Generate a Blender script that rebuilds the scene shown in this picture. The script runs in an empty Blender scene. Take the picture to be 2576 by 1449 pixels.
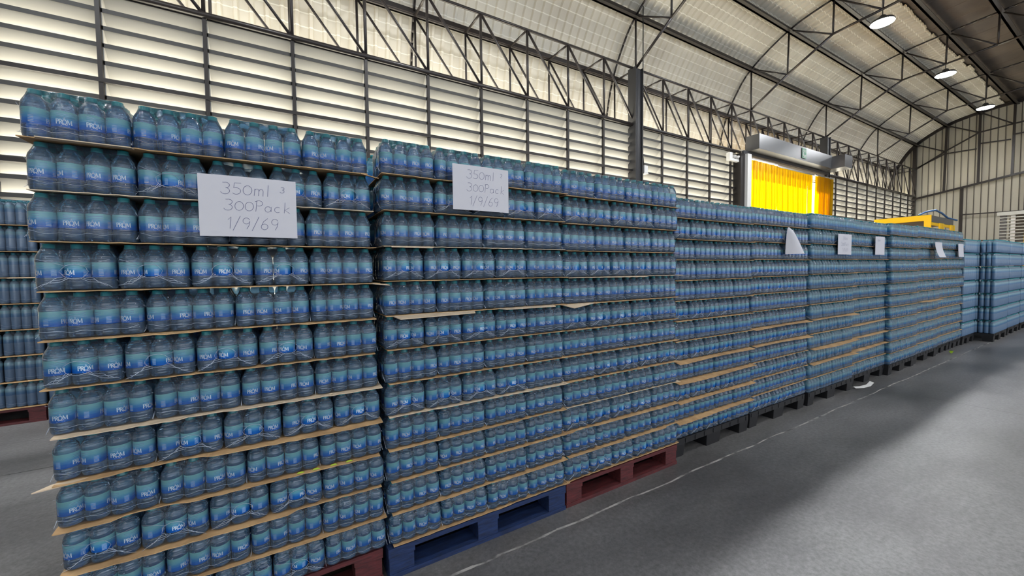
import bpy, math, random
import numpy as np
from mathutils import Matrix, Vector
C = bpy.context.scene.collection
S = bpy.context.scene
PI = math.pi
rnd = random.Random(7)

# ---------------------------------------------------------------- camera
HC = 1.378
cam = bpy.data.cameras.new('camera')
cam.sensor_width = 36.0
cam.lens = 983.96 / 2576 * 36.0
cam.clip_end = 300
co = bpy.data.objects.new('camera', cam)
C.objects.link(co)
R_ = (0.86027592, -0.50967081, -0.01268892)
U_ = (0.03267182, 0.03027535, 0.99900749)
W_ = (0.50878079, 0.85983665, -0.04269703)
co.matrix_world = Matrix(((R_[0], U_[0], -W_[0], 0), (R_[1], U_[1], -W_[1], 0), (R_[2], U_[2], -W_[2], HC), (0, 0, 0, 1)))
S.camera = co

# ---------------------------------------------------------------- world and light
S.view_settings.view_transform = 'Standard'
S.view_settings.look = 'None'
S.view_settings.gamma = 1.0
S.view_settings.exposure = 0.0
S.cycles.max_bounces = 7
S.cycles.diffuse_bounces = 4
S.cycles.glossy_bounces = 3
S.cycles.transmission_bounces = 6
S.cycles.transparent_max_bounces = 16
S.cycles.caustics_reflective = False
S.cycles.caustics_refractive = False
S.cycles.sample_clamp_indirect = 8.0
S.cycles.use_adaptive_sampling = True
S.cycles.adaptive_threshold = 0.02
w = bpy.data.worlds.new('sky')
S.world = w
w.use_nodes = True
bg = w.node_tree.nodes['Background']
bg.inputs[0].default_value = (1.0, 0.97, 0.90, 1)
bg.inputs[1].default_value = 5.0

def area(name, loc, rot, sx, sy, power, col):
    l = bpy.data.lights.new(name, 'AREA')
    l.shape = 'RECTANGLE'; l.size = sx; l.size_y = sy; l.energy = power; l.color = col
    o = bpy.data.objects.new(name, l)
    o.location = loc; o.rotation_euler = rot
    C.objects.link(o)
    return o
# fill light added on the unseen loading side of the hall, behind the photographer
area('fill_loading_side', (6.0, -9.6, 3.0), (PI / 2, 0, 0), 30, 4.0, 1150, (0.80, 0.88, 1.0))
sl = bpy.data.lights.new('sun', 'SUN'); sl.energy = 45.0; sl.angle = 0.02; sl.color = (1.0, 0.93, 0.80)
so = bpy.data.objects.new('sun', sl); so.rotation_euler = (math.radians(-57), 0, math.radians(8)); C.objects.link(so)

# ---------------------------------------------------------------- materials
def mat(name, col, rough=0.6, metal=0.0, spec=0.5):
    m = bpy.data.materials.new(name); m.use_nodes = True
    b = m.node_tree.nodes['Principled BSDF']
    b.inputs['Base Color'].default_value = (*col, 1)
    b.inputs['Roughness'].default_value = rough
    b.inputs['Metallic'].default_value = metal
    b.inputs['Specular IOR Level'].default_value = spec
    return m

def nd(m, t, **kw):
    n = m.node_tree.nodes.new(t)
    for k, v in kw.items(): setattr(n, k, v)
    return n

def lk(m, a, b): m.node_tree.links.new(a, b)

def noise_col(m, c1, c2, scale, detail=4, rough=0.6, coord='Object', stretch=None, lo=0.35, hi=0.65, bump=0):
    b = m.node_tree.nodes['Principled BSDF']
    tc = nd(m, 'ShaderNodeTexCoord'); src = tc.outputs[coord]
    if stretch:
        mp = nd(m, 'ShaderNodeMapping'); mp.inputs['Scale'].default_value = stretch
        lk(m, src, mp.inputs[0]); src = mp.outputs[0]
    n = nd(m, 'ShaderNodeTexNoise'); n.inputs['Scale'].default_value = scale
    n.inputs['Detail'].default_value = detail; n.inputs['Roughness'].default_value = rough
    lk(m, src, n.inputs['Vector'])
    r = nd(m, 'ShaderNodeValToRGB'); e = r.color_ramp.elements
    e[0].position = lo; e[0].color = (*c1, 1); e[1].position = hi; e[1].color = (*c2, 1)
    lk(m, n.outputs[0], r.inputs[0]); lk(m, r.outputs[0], b.inputs['Base Color'])
    if bump:
        bp = nd(m, 'ShaderNodeBump'); bp.inputs['Strength'].default_value = bump; bp.inputs['Distance'].default_value = 0.01
        lk(m, n.outputs[0], bp.inputs['Height']); lk(m, bp.outputs[0], b.inputs['Normal'])
    return n, r

M = {}
M['steel'] = mat('dark steel', (0.026, 0.021, 0.020), 0.33, 0.0)
M['column'] = mat('column paint', (0.025, 0.026, 0.03), 0.45)
M['wallframe'] = mat('louvre frame', (0.014, 0.011, 0.010), 0.5)
M['blade'] = mat('louvre white', (0.42, 0.415, 0.39), 0.55)
M['lip'] = mat('shaded louvre lip', (0.07, 0.07, 0.068), 0.6, 0, 0.3)  # shade on the white blade lips is put into this dark colour
M['card'] = mat('kraft cardboard', (0.42, 0.27, 0.14), 0.85)
noise_col(M['card'], (0.58, 0.38, 0.19), (0.40, 0.25, 0.12), 9)
M['cardlight'] = mat('pale cardboard', (0.62, 0.50, 0.36), 0.85)
M['paper'] = mat('white paper', (0.60, 0.60, 0.65), 0.8)
M['ink'] = mat('grey blue ink', (0.15, 0.16, 0.28), 0.7)
M['redwood'] = mat('red painted wood', (0.13, 0.022, 0.025), 0.6)
noise_col(M['redwood'], (0.125, 0.022, 0.025), (0.055, 0.014, 0.016), 14, stretch=(1, 4, 6), bump=0.2)
M['bluewood'] = mat('blue painted wood', (0.02, 0.05, 0.16), 0.6)
noise_col(M['bluewood'], (0.014, 0.036, 0.125), (0.010, 0.020, 0.06), 14, stretch=(1, 4, 6), bump=0.2)
M['blackplastic'] = mat('black plastic', (0.012, 0.012, 0.014), 0.5)
M['yellow'] = mat('machine yellow', (0.98, 0.62, 0.01), 0.45)
M['machinegrey'] = mat('machine grey', (0.13, 0.13, 0.13), 0.5)
M['hood'] = mat('hood sheet metal', (0.085, 0.088, 0.095), 0.3, 0.25, 0.8)
M['chrome'] = mat('bright metal', (0.7, 0.7, 0.68), 0.25, 0.9)
M['white'] = mat('white plastic', (0.8, 0.8, 0.78), 0.5)
M['signgreen'] = mat('sign green', (0.03, 0.20, 0.10), 0.4)
M['lampbody'] = mat('lamp housing', (0.05, 0.05, 0.05), 0.4)
M['cable'] = mat('cable', (0.02, 0.02, 0.02), 0.6)
M['bluehose'] = mat('blue hose', (0.03, 0.12, 0.30), 0.4)
M['limegreen'] = mat('lime green', (0.45, 0.65, 0.05), 0.7)
M['leaf'] = mat('leaf', (0.05, 0.09, 0.02), 0.8)
M['ground'] = mat('outside concrete', (0.80, 0.78, 0.71), 0.9)

m = M['lens'] = mat('lamp lens', (1, 1, 1), 0.4)
b = m.node_tree.nodes['Principled BSDF']
b.inputs['Emission Color'].default_value = (0.95, 0.97, 1.0, 1); b.inputs['Emission Strength'].default_value = 340
m = M['lensdim'] = m.copy(); m.node_tree.nodes['Principled BSDF'].inputs['Emission Strength'].default_value = 250

# floor
m = M['floor'] = mat('polished concrete', (0.2, 0.2, 0.2), 0.42)
n, r = noise_col(m, (0.10, 0.098, 0.098), (0.25, 0.246, 0.25), 0.8, 8, 0.62, stretch=(0.6, 1.3, 1), lo=0.36, hi=0.66)
b = m.node_tree.nodes['Principled BSDF']
n2 = nd(m, 'ShaderNodeTexNoise'); n2.inputs['Scale'].default_value = 42; n2.inputs['Detail'].default_value = 8; n2.inputs['Roughness'].default_value = 0.75
tc = nd(m, 'ShaderNodeTexCoord'); lk(m, tc.outputs['Object'], n2.inputs['Vector'])
r2 = nd(m, 'ShaderNodeValToRGB'); r2.color_ramp.elements[0].position = 0.3; r2.color_ramp.elements[0].color = (0.55, 0.55, 0.55, 1)
r2.color_ramp.elements[1].position = 0.7; r2.color_ramp.elements[1].color = (1.25, 1.25, 1.25, 1)
lk(m, n2.outputs[0], r2.inputs[0])
mx = nd(m, 'ShaderNodeMixRGB', blend_type='MULTIPLY'); mx.inputs[0].default_value = 1
lk(m, r.outputs[0], mx.inputs[1]); lk(m, r2.outputs[0], mx.inputs[2]); lk(m, mx.outputs[0], b.inputs['Base Color'])
mr = nd(m, 'ShaderNodeMapRange'); mr.inputs[3].default_value = 0.28; mr.inputs[4].default_value = 0.5
lk(m, n.outputs[0], mr.inputs[0]); lk(m, mr.outputs[0], b.inputs['Roughness'])
bp = nd(m, 'ShaderNodeBump'); bp.inputs['Strength'].default_value = 0.12; bp.inputs['Distance'].default_value = 0.004
lk(m, n2.outputs[0], bp.inputs['Height']); lk(m, bp.outputs[0], b.inputs['Normal'])
M['chalk'] = mat('chalky joint filler', (0.42, 0.41, 0.39), 0.9)
noise_col(M['chalk'], (0.13, 0.13, 0.13), (0.48, 0.47, 0.45), 5, lo=0.40, hi=0.56)
M['crack'] = mat('dark joint', (0.05, 0.05, 0.05), 0.9)

# cream roof sheet: small crimp lines across the sheet every 0.25 m
def roofmat(name, col, crimp):
    m = mat(name, col, 0.55)
    b = m.node_tree.nodes['Principled BSDF']
    uv = nd(m, 'ShaderNodeUVMap'); sp = nd(m, 'ShaderNodeSeparateXYZ'); lk(m, uv.outputs[0], sp.inputs[0])
    a = nd(m, 'ShaderNodeMath', operation='MULTIPLY'); a.inputs[1].default_value = 4.0; lk(m, sp.outputs[1], a.inputs[0])
    f = nd(m, 'ShaderNodeMath', operation='FRACT'); lk(m, a.outputs[0], f.inputs[0])
    g = nd(m, 'ShaderNodeMath', operation='LESS_THAN'); g.inputs[1].default_value = 0.09; lk(m, f.outputs[0], g.inputs[0])
    no = nd(m, 'ShaderNodeTexNoise'); no.inputs['Scale'].default_value = 0.8; no.inputs['Detail'].default_value = 5
    tc = nd(m, 'ShaderNodeTexCoord'); lk(m, tc.outputs['Object'], no.inputs['Vector'])
    r = nd(m, 'ShaderNodeValToRGB'); e = r.color_ramp.elements
    e[0].position = 0.3; e[0].color = (col[0] * 0.82, col[1] * 0.8, col[2] * 0.78, 1); e[1].position = 0.7; e[1].color = (*col, 1)
    lk(m, no.outputs[0], r.inputs[0])
    mx = nd(m, 'ShaderNodeMixRGB'); mx.inputs[2].default_value = (*crimp, 1)
    lk(m, g.outputs[0], mx.inputs[0]); lk(m, r.outputs[0], mx.inputs[1]); lk(m, mx.outputs[0], b.inputs['Base Color'])
    bp = nd(m, 'ShaderNodeBump'); bp.inputs['Strength'].default_value = 0.5; bp.inputs['Distance'].default_value = 0.01
    lk(m, g.outputs[0], bp.inputs['Height']); lk(m, bp.outputs[0], b.inputs['Normal'])
    return m
M['roof'] = roofmat('cream roof sheet', (0.72, 0.69, 0.60), (0.86, 0.84, 0.76))
M['darkroof'] = mat('brown grey roof sheet', (0.14, 0.115, 0.095), 0.6)
noise_col(M['darkroof'], (0.16, 0.13, 0.105), (0.10, 0.082, 0.07), 0.7)
M['gable'] = mat('cream wall sheet', (0.52, 0.49, 0.40), 0.55)
M['gablejoint'] = mat('sheet joint', (0.10, 0.085, 0.07), 0.7)

# strip curtain: translucent yellow vinyl
m = M['vinyl'] = bpy.data.materials.new('yellow vinyl'); m.use_nodes = True
nt = m.node_tree; nt.nodes.clear()
out = nd(m, 'ShaderNodeOutputMaterial')
tl = nd(m, 'ShaderNodeBsdfTranslucent'); tl.inputs[0].default_value = (0.34, 0.185, 0.0, 1)
tr = nd(m, 'ShaderNodeBsdfTransparent'); tr.inputs[0].default_value = (0.42, 0.29, 0.0, 1)
gl = nd(m, 'ShaderNodeBsdfPrincipled'); gl.inputs['Base Color'].default_value = (0.9, 0.5, 0.0, 1); gl.inputs['Roughness'].default_value = 0.2
m1 = nd(m, 'ShaderNodeMixShader'); m1.inputs[0].default_value = 0.33
m2 = nd(m, 'ShaderNodeMixShader'); m2.inputs[0].default_value = 0.25
lk(m, tl.outputs[0], m1.inputs[1]); lk(m, tr.outputs[0], m1.inputs[2])
lk(m, m1.outputs[0], m2.inputs[1]); lk(m, gl.outputs[0], m2.inputs[2]); lk(m, m2.outputs[0], out.inputs[0])

# water bottle body: clear plastic full of water; part straight-through so light passes between the bottles
def body_mat(name):
    m = bpy.data.materials.new(name); m.use_nodes = True
    nt = m.node_tree; nt.nodes.clear()
    out = nd(m, 'ShaderNodeOutputMaterial')
    uv = nd(m, 'ShaderNodeUVMap'); sp = nd(m, 'ShaderNodeSeparateXYZ'); lk(m, uv.outputs[0], sp.inputs[0])
    wv = nd(m, 'ShaderNodeMath', operation='SINE'); mu = nd(m, 'ShaderNodeMath', operation='MULTIPLY'); mu.inputs[1].default_value = 95.0
    lk(m, sp.outputs[1], mu.inputs[0]); lk(m, mu.outputs[0], wv.inputs[0])
    bp = nd(m, 'ShaderNodeBump'); bp.inputs['Strength'].default_value = 0.35; bp.inputs['Distance'].default_value = 0.0012
    lk(m, wv.outputs[0], bp.inputs['Height'])
    # moulded flutes on the shoulder
    fx = nd(m, 'ShaderNodeMath', operation='MULTIPLY'); fx.inputs[1].default_value = 2 * PI * 9; lk(m, sp.outputs[0], fx.inputs[0])
    fs_ = nd(m, 'ShaderNodeMath', operation='SINE'); lk(m, fx.outputs[0], fs_.inputs[0])
    sh = nd(m, 'ShaderNodeMapRange'); sh.inputs[1].default_value = 0.66; sh.inputs[2].default_value = 0.76; lk(m, sp.outputs[1], sh.inputs[0])
    fm = nd(m, 'ShaderNodeMath', operation='MULTIPLY'); lk(m, fs_.outputs[0], fm.inputs[0]); lk(m, sh.outputs[0], fm.inputs[1])
    ad = nd(m, 'ShaderNodeMath', operation='ADD'); lk(m, wv.outputs[0], ad.inputs[0]); lk(m, fm.outputs[0], ad.inputs[1])
    lk(m, ad.outputs[0], bp.inputs['Height'])
    tr = nd(m, 'ShaderNodeBsdfTransparent'); tr.inputs[0].default_value = (0.80, 0.91, 0.99, 1)
    rf = nd(m, 'ShaderNodeBsdfRefraction'); rf.inputs['Color'].default_value = (0.80, 0.90, 1.0, 1); rf.inputs['IOR'].default_value = 1.33; rf.inputs['Roughness'].default_value = 0.03
    lk(m, bp.outputs[0], rf.inputs['Normal'])
    df = nd(m, 'ShaderNodeBsdfDiffuse'); df.inputs[0].default_value = (0.24, 0.44, 0.66, 1)
    tl = nd(m, 'ShaderNodeBsdfTranslucent'); tl.inputs[0].default_value = (0.42, 0.64, 1.0, 1)
    gl = nd(m, 'ShaderNodeBsdfGlossy'); gl.inputs['Roughness'].default_value = 0.10; gl.inputs[0].default_value = (1.0, 1.0, 1.0, 1); lk(m, bp.outputs[0], gl.inputs['Normal'])
    a = nd(m, 'ShaderNodeMixShader'); a.inputs[0].default_value = 0.42; lk(m, tr.outputs[0], a.inputs[1]); lk(m, rf.outputs[0], a.inputs[2])
    b_ = nd(m, 'ShaderNodeMixShader'); b_.inputs[0].default_value = 0.55; lk(m, df.outputs[0], b_.inputs[1]); lk(m, tl.outputs[0], b_.inputs[2])
    c = nd(m, 'ShaderNodeMixShader'); c.inputs[0].default_value = 0.17; lk(m, a.outputs[0], c.inputs[1]); lk(m, b_.outputs[0], c.inputs[2])
    fr = nd(m, 'ShaderNodeFresnel'); fr.inputs['IOR'].default_value = 1.5
    d = nd(m, 'ShaderNodeMixShader'); lk(m, fr.outputs[0], d.inputs[0]); lk(m, c.outputs[0], d.inputs[1]); lk(m, gl.outputs[0], d.inputs[2]); lk(m, d.outputs[0], out.inputs[0])
    return m
M['bottle'] = body_mat('clear bottle of water')

def label_ramp(m, stops):
    uv = nd(m, 'ShaderNodeUVMap'); sp = nd(m, 'ShaderNodeSeparateXYZ'); lk(m, uv.outputs[0], sp.inputs[0])
    no = nd(m, 'ShaderNodeTexNoise'); no.inputs['Scale'].default_value = 1.0; no.inputs['Detail'].default_value = 3
    mp = nd(m, 'ShaderNodeMapping'); mp.inputs['Scale'].default_value = (5, 60, 1); lk(m, uv.outputs[0], mp.inputs[0]); lk(m, mp.outputs[0], no.inputs['Vector'])
    mu = nd(m, 'ShaderNodeMath', operation='MULTIPLY_ADD'); mu.inputs[1].default_value = 0.10; lk(m, no.outputs[0], mu.inputs[0])
    sb = nd(m, 'ShaderNodeMath', operation='SUBTRACT'); sb.inputs[1].default_value = 0.05; lk(m, sp.outputs[1], sb.inputs[0]); lk(m, sb.outputs[0], mu.inputs[2])
    r = nd(m, 'ShaderNodeValToRGB'); e = r.color_ramp.elements
    e[0].position = stops[0][0]; e[0].color = (*stops[0][1], 1)
    e[1].position = stops[-1][0]; e[1].color = (*stops[-1][1], 1)
    for p, c in stops[1:-1]:
        x = e.new(p); x.color = (*c, 1)
    lk(m, mu.outputs[0], r.inputs[0])
    return r
LAB = [(0.27, (0.010, 0.15, 0.68)), (0.36, (0.02, 0.23, 0.76)), (0.43, (0.11, 0.44, 0.78)), (0.50, (0.24, 0.64, 0.75)), (0.60, (0.33, 0.72, 0.73))]
def see_light(m, src, fac):
    """thin printed plastic: some of the light comes through from behind"""
    b = m.node_tree.nodes['Principled BSDF']; o = m.node_tree.nodes['Material Output']
    t_ = nd(m, 'ShaderNodeBsdfTranslucent'); x = nd(m, 'ShaderNodeMixShader'); x.inputs[0].default_value = fac
    if src is not None:
        hs = nd(m, 'ShaderNodeHueSaturation'); hs.inputs['Value'].default_value = 2.0; lk(m, src, hs.inputs['Color']); lk(m, hs.outputs[0], t_.inputs[0])
    else: t_.inputs[0].default_value = [min(1, 2 * q) for q in b.inputs['Base Color'].default_value[:3]] + [1]
    lk(m, b.outputs[0], x.inputs[1]); lk(m, t_.outputs[0], x.inputs[2]); lk(m, x.outputs[0], o.inputs[0])
m = M['label'] = mat('blue teal label', (0.1, 0.4, 0.6), 0.22)
r = label_ramp(m, LAB); lk(m, r.outputs[0], m.node_tree.nodes['Principled BSDF'].inputs['Base Color']); see_light(m, r.outputs[0], 0.46)
M['print'] = mat('white print', (0.62, 0.78, 0.9), 0.5)
M['print2'] = mat('pale print', (0.28, 0.48, 0.75), 0.5)
M['cap'] = mat('teal cap', (0.015, 0.20, 0.22), 0.3); see_light(M['cap'], None, 0.2)
# far bottles: same colours by height in one material
m = M['farbottle'] = mat('bottle of water seen small', (0.2, 0.3, 0.45), 0.24)
uv = nd(m, 'ShaderNodeUVMap'); sp = nd(m, 'ShaderNodeSeparateXYZ'); lk(m, uv.outputs[0], sp.inputs[0])
r = nd(m, 'ShaderNodeValToRGB'); r.color_ramp.interpolation = 'LINEAR'
no = nd(m, 'ShaderNodeTexNoise'); no.inputs['Scale'].default_value = 17; no.inputs['Detail'].default_value = 2
tc = nd(m, 'ShaderNodeTexCoord'); lk(m, tc.outputs['Object'], no.inputs['Vector'])
ma = nd(m, 'ShaderNodeMath', operation='MULTIPLY_ADD'); ma.inputs[1].default_value = 0.22; lk(m, no.outputs[0], ma.inputs[0])
sb = nd(m, 'ShaderNodeMath', operation='SUBTRACT'); sb.inputs[1].default_value = 0.11; lk(m, sp.outputs[1], sb.inputs[0]); lk(m, sb.outputs[0], ma.inputs[2])
e = r.color_ramp.elements; e[0].position = 0.0; e[0].color = (0.18, 0.29, 0.40, 1); e[1].position = 0.92; e[1].color = (0.02, 0.22, 0.25, 1)
for p, c in ((0.24, (0.14, 0.23, 0.32)), (0.28, (0.04, 0.18, 0.46)), (0.40, (0.07, 0.28, 0.50)), (0.50, (0.22, 0.46, 0.54)), (0.61, (0.30, 0.54, 0.55)), (0.65, (0.24, 0.37, 0.42)), (0.86, (0.28, 0.42, 0.46))):
    x = e.new(p); x.color = (*c, 1)
lk(m, ma.outputs[0], r.inputs[0]); lk(m, r.outputs[0], m.node_tree.nodes['Principled BSDF'].inputs['Base Color'])
see_light(m, r.outputs[0], 0.35)
M['rearbottle'] = m.copy(); m.name = 'bottle of water seen small'; M['rearbottle'].name = 'bottle of water deep in the stack'
def clear_ends(m, r, a, b_):
    sp = [n for n in m.node_tree.nodes if n.bl_idname == 'ShaderNodeSeparateXYZ'][0]
    o_ = m.node_tree.nodes['Material Output']; src = o_.inputs[0].links[0].from_socket
    t_ = nd(m, 'ShaderNodeBsdfTransparent'); t_.inputs[0].default_value = (0.78, 0.90, 0.99, 1)
    cr = nd(m, 'ShaderNodeValToRGB'); e = cr.color_ramp.elements; cr.color_ramp.interpolation = 'CONSTANT'
    e[0].position = 0; e[0].color = (a, a, a, 1); e[1].position = 0.9; e[1].color = (0, 0, 0, 1)
    x = e.new(0.27); x.color = (b_, b_, b_, 1); x = e.new(0.60); x.color = (a, a, a, 1)
    lk(m, sp.outputs[1], cr.inputs[0])
    x = nd(m, 'ShaderNodeMixShader'); lk(m, cr.outputs[0], x.inputs[0]); lk(m, src, x.inputs[1]); lk(m, t_.outputs[0], x.inputs[2]); lk(m, x.outputs[0], o_.inputs[0])
clear_ends(m, None, 0.40, 0.08); clear_ends(M['rearbottle'], None, 0.75, 0.42)
# large bottles: label high on the shoulder
m = M['bigbottle'] = mat('large bottle of water', (0.2, 0.3, 0.45), 0.24)
uv = nd(m, 'ShaderNodeUVMap'); sp = nd(m, 'ShaderNodeSeparateXYZ'); lk(m, uv.outputs[0], sp.inputs[0])
r = nd(m, 'ShaderNodeValToRGB'); e = r.color_ramp.elements; e[0].position = 0.0; e[0].color = (0.11, 0.19, 0.32, 1); e[1].position = 0.92; e[1].color = (0.02, 0.2, 0.25, 1)
for p, c in ((0.50, (0.13, 0.21, 0.32)), (0.52, (0.07, 0.16, 0.30)), (0.62, (0.08, 0.19, 0.33)), (0.68, (0.15, 0.28, 0.36)), (0.77, (0.16, 0.30, 0.37)), (0.79, (0.13, 0.20, 0.27)), (0.90, (0.13, 0.20, 0.26))):
    x = e.new(p); x.color = (*c, 1)
lk(m, sp.outputs[1], r.inputs[0]); lk(m, r.outputs[0], m.node_tree.nodes['Principled BSDF'].inputs['Base Color'])

# shrink film
m = M['film'] = bpy.data.materials.new('shrink film'); m.use_nodes = True
nt = m.node_tree; nt.nodes.clear()
out = nd(m, 'ShaderNodeOutputMaterial')
tr = nd(m, 'ShaderNodeBsdfTransparent'); tr.inputs[0].default_value = (0.96, 0.98, 1.0, 1)
df = nd(m, 'ShaderNodeBsdfDiffuse'); df.inputs[0].default_value = (0.42, 0.54, 0.72, 1)
gl = nd(m, 'ShaderNodeBsdfGlossy'); gl.inputs['Roughness'].default_value = 0.10; gl.inputs[0].default_value = (1, 1, 1, 1)
tc = nd(m, 'ShaderNodeTexCoord')
mp = nd(m, 'ShaderNodeMapping'); mp.inputs['Scale'].default_value = (14, 14, 45); lk(m, tc.outputs['Object'], mp.inputs[0])
no = nd(m, 'ShaderNodeTexNoise'); no.inputs['Scale'].default_value = 1.4; no.inputs['Detail'].default_value = 5; no.inputs['Distortion'].default_value = 1.5
lk(m, mp.outputs[0], no.inputs['Vector'])
bp = nd(m, 'ShaderNodeBump'); bp.inputs['Strength'].default_value = 0.45; bp.inputs['Distance'].default_value = 0.004
lk(m, no.outputs[0], bp.inputs['Height']); lk(m, bp.outputs[0], gl.inputs['Normal'])
lw = nd(m, 'ShaderNodeLayerWeight'); lw.inputs[0].default_value = 0.25
mr = nd(m, 'ShaderNodeMapRange'); mr.inputs[3].default_value = 0.03; mr.inputs[4].default_value = 0.14
lk(m, lw.outputs['Facing'], mr.inputs[0])
mx = nd(m, 'ShaderNodeMixShader'); lk(m, mr.outputs[0], mx.inputs[0]); lk(m, tr.outputs[0], mx.inputs[1]); lk(m, df.outputs[0], mx.inputs[2])
fr = nd(m, 'ShaderNodeFresnel'); fr.inputs['IOR'].default_value = 1.3
my = nd(m, 'ShaderNodeMixShader'); lk(m, fr.outputs[0], my.inputs[0]); lk(m, mx.outputs[0], my.inputs[1]); lk(m, gl.outputs[0], my.inputs[2]); lk(m, my.outputs[0], out.inputs[0])
M['filmedge'] = mat('gathered film edge', (0.55, 0.62, 0.75), 0.2)

# ---------------------------------------------------------------- mesh helpers
class MB:
    def __init__(s): s.v = []; s.f = []; s.m = []; s.uv = []
    def add(s, vs, fs, mi=0, uvs=None):
        n = len(s.v); s.v += [tuple(q) for q in vs]; s.f += [tuple(n + i for i in f) for f in fs]; s.m += [mi] * len(fs)
        s.uv += list(uvs) if uvs is not None else [(0, 0)] * len(vs)
        return s
    def box(s, x0, x1, y0, y1, z0, z1, mi=0):
        return s.add([(x0, y0, z0), (x1, y0, z0), (x1, y1, z0), (x0, y1, z0), (x0, y0, z1), (x1, y0, z1), (x1, y1, z1), (x0, y1, z1)],
                     [(0, 3, 2, 1), (4, 5, 6, 7), (0, 1, 5, 4), (1, 2, 6, 5), (2, 3, 7, 6), (3, 0, 4, 7)], mi)
    def bar(s, a, b, w, h=None, mi=0):
        h = h or w; a = Vector(a); b = Vector(b); d = (b - a).normalized()
        up = Vector((0, 0, 1)) if abs(d.z) < 0.95 else Vector((1, 0, 0))
        x = d.cross(up).normalized(); y = x.cross(d).normalized()
        vs = []
        for p in (a, b):
            for i, j in ((-1, -1), (1, -1), (1, 1), (-1, 1)): vs.append(p + x * (i * w / 2) + y * (j * h / 2))
        return s.add(vs, [(0, 1, 2, 3), (7, 6, 5, 4), (0, 4, 5, 1), (1, 5, 6, 2), (2, 6, 7, 3), (3, 7, 4, 0)], mi)
    def tube(s, pts, r, n=6, mi=0, closed=False):
        P = [Vector(p) for p in pts]; L = len(P); vs = []
        for i, p in enumerate(P):
            d = (P[(i + 1) % L] - P[i - 1]) if closed else (P[min(i + 1, L - 1)] - P[max(i - 1, 0)])
            d = d.normalized(); up = Vector((0, 0, 1)) if abs(d.z) < 0.9 else Vector((1, 0, 0))
            x = d.cross(up).normalized(); y = x.cross(d)
            for k in range(n): a = 2 * PI * k / n; vs.append(p + x * (r * math.cos(a)) + y * (r * math.sin(a)))
        fs = []
        for i in range(L if closed else L - 1):
            j = (i + 1) % L
            for k in range(n): fs.append((i * n + k, i * n + (k + 1) % n, j * n + (k + 1) % n, j * n + k))
        if not closed: fs += [tuple(range(n))[::-1], tuple((L - 1) * n + k for k in range(n))]
        return s.add(vs, fs, mi)
    def pipe(s, a, b, w, h=None, mi=0):
        a = Vector(a); b = Vector(b); return s.tube([a, b], w / 2, 8, mi)
    def lathe(s, prof, n, cx=0, cy=0, cz=0, mi=0, H=1.0, sz=1.0, a0=0.0, capb=True, capt=True):
        vs = []; uv = []
        for r, z in prof:
            for k in range(n):
                a = a0 + 2 * PI * k / n; vs.append((cx + r * math.cos(a), cy + r * math.sin(a), cz + z * sz)); uv.append((k / n, z / H))
        fs = []
        for i in range(len(prof) - 1):
            for k in range(n): fs.append((i * n + k, i * n + (k + 1) % n, (i + 1) * n + (k + 1) % n, (i + 1) * n + k))
        if capb: fs.append(tuple(range(n))[::-1])
        if capt: fs.append(tuple((len(prof) - 1) * n + k for k in range(n)))
        return s.add(vs, fs, mi, uv)
    def mesh(s, name, mats, smooth=False):
        me = bpy.data.meshes.new(name)
        v = np.array(s.v, dtype=np.float32); nf = len(s.f)
        lens = np.array([len(f) for f in s.f], dtype=np.int32); loops = np.fromiter((i for f in s.f for i in f), dtype=np.int32)
        me.vertices.add(len(v)); me.vertices.foreach_set('co', v.ravel())
        me.loops.add(len(loops)); me.loops.foreach_set('vertex_index', loops)
        me.polygons.add(nf); st = np.zeros(nf, dtype=np.int32); st[1:] = np.cumsum(lens)[:-1]
        me.polygons.foreach_set('loop_start', st); me.polygons.foreach_set('loop_total', lens)
        me.polygons.foreach_set('material_index', np.array(s.m, dtype=np.int32))
        me.polygons.foreach_set('use_smooth', np.full(nf, bool(smooth)))
        uvl = me.uv_layers.new(name='UVMap'); uva = np.array(s.uv, dtype=np.float32)[loops]
        uvl.data.foreach_set('uv', uva.ravel())
        for k in (mats if isinstance(mats, (list, tuple)) else [mats]): me.materials.append(M[k])
        me.update(calc_edges=True)
        return me
    def build(s, name, mats, parent=None, smooth=False, loc=None):
        return link(name, s.mesh(name, mats, smooth), parent, loc)

def link(name, me, parent=None, loc=None, rz=0.0, sc=None):
    o = bpy.data.objects.new(name, me); C.objects.link(o)
    if parent is not None: o.parent = parent
    if loc is not None: o.location = loc
    if rz: o.rotation_euler = (0, 0, rz)
    if sc is not None: o.scale = sc
    return o

def tag(o, label=None, cat=None, group=None, kind=None):
    if label: o['label'] = label
    if cat: o['category'] = cat
    if group: o['group'] = group
    if kind: o['kind'] = kind
    return o

def empty(name, loc, label=None, cat=None, group=None, kind=None, rz=0.0):
    o = bpy.data.objects.new(name, None); o.empty_display_size = 0.1; C.objects.link(o); o.location = loc; o.rotation_euler = (0, 0, rz)
    return tag(o, label, cat, group, kind)

ORD = ['first', 'second', 'third', 'fourth', 'fifth', 'sixth', 'seventh', 'eighth', 'ninth', 'tenth', 'eleventh', 'twelfth', 'thirteenth', 'fourteenth',
       'fifteenth', 'sixteenth', 'seventeenth', 'eighteenth', 'nineteenth', 'twentieth', '21st', '22nd', '23rd', '24th', '25th', '26th', '27th', '28th', '29th', '30th',
       '31st', '32nd', '33rd', '34th', '35th', '36th', '37th', '38th', '39th', '40th']

# ================================================================= SETTING
XL, XR = -15.0, 32.25
mb = MB(); mb.box(XL, XR, -11.1, 9.6, -0.3, 0); fl = mb.build('floor', 'floor'); tag(fl, kind='structure', label='grey polished concrete floor with dull stains')
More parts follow.
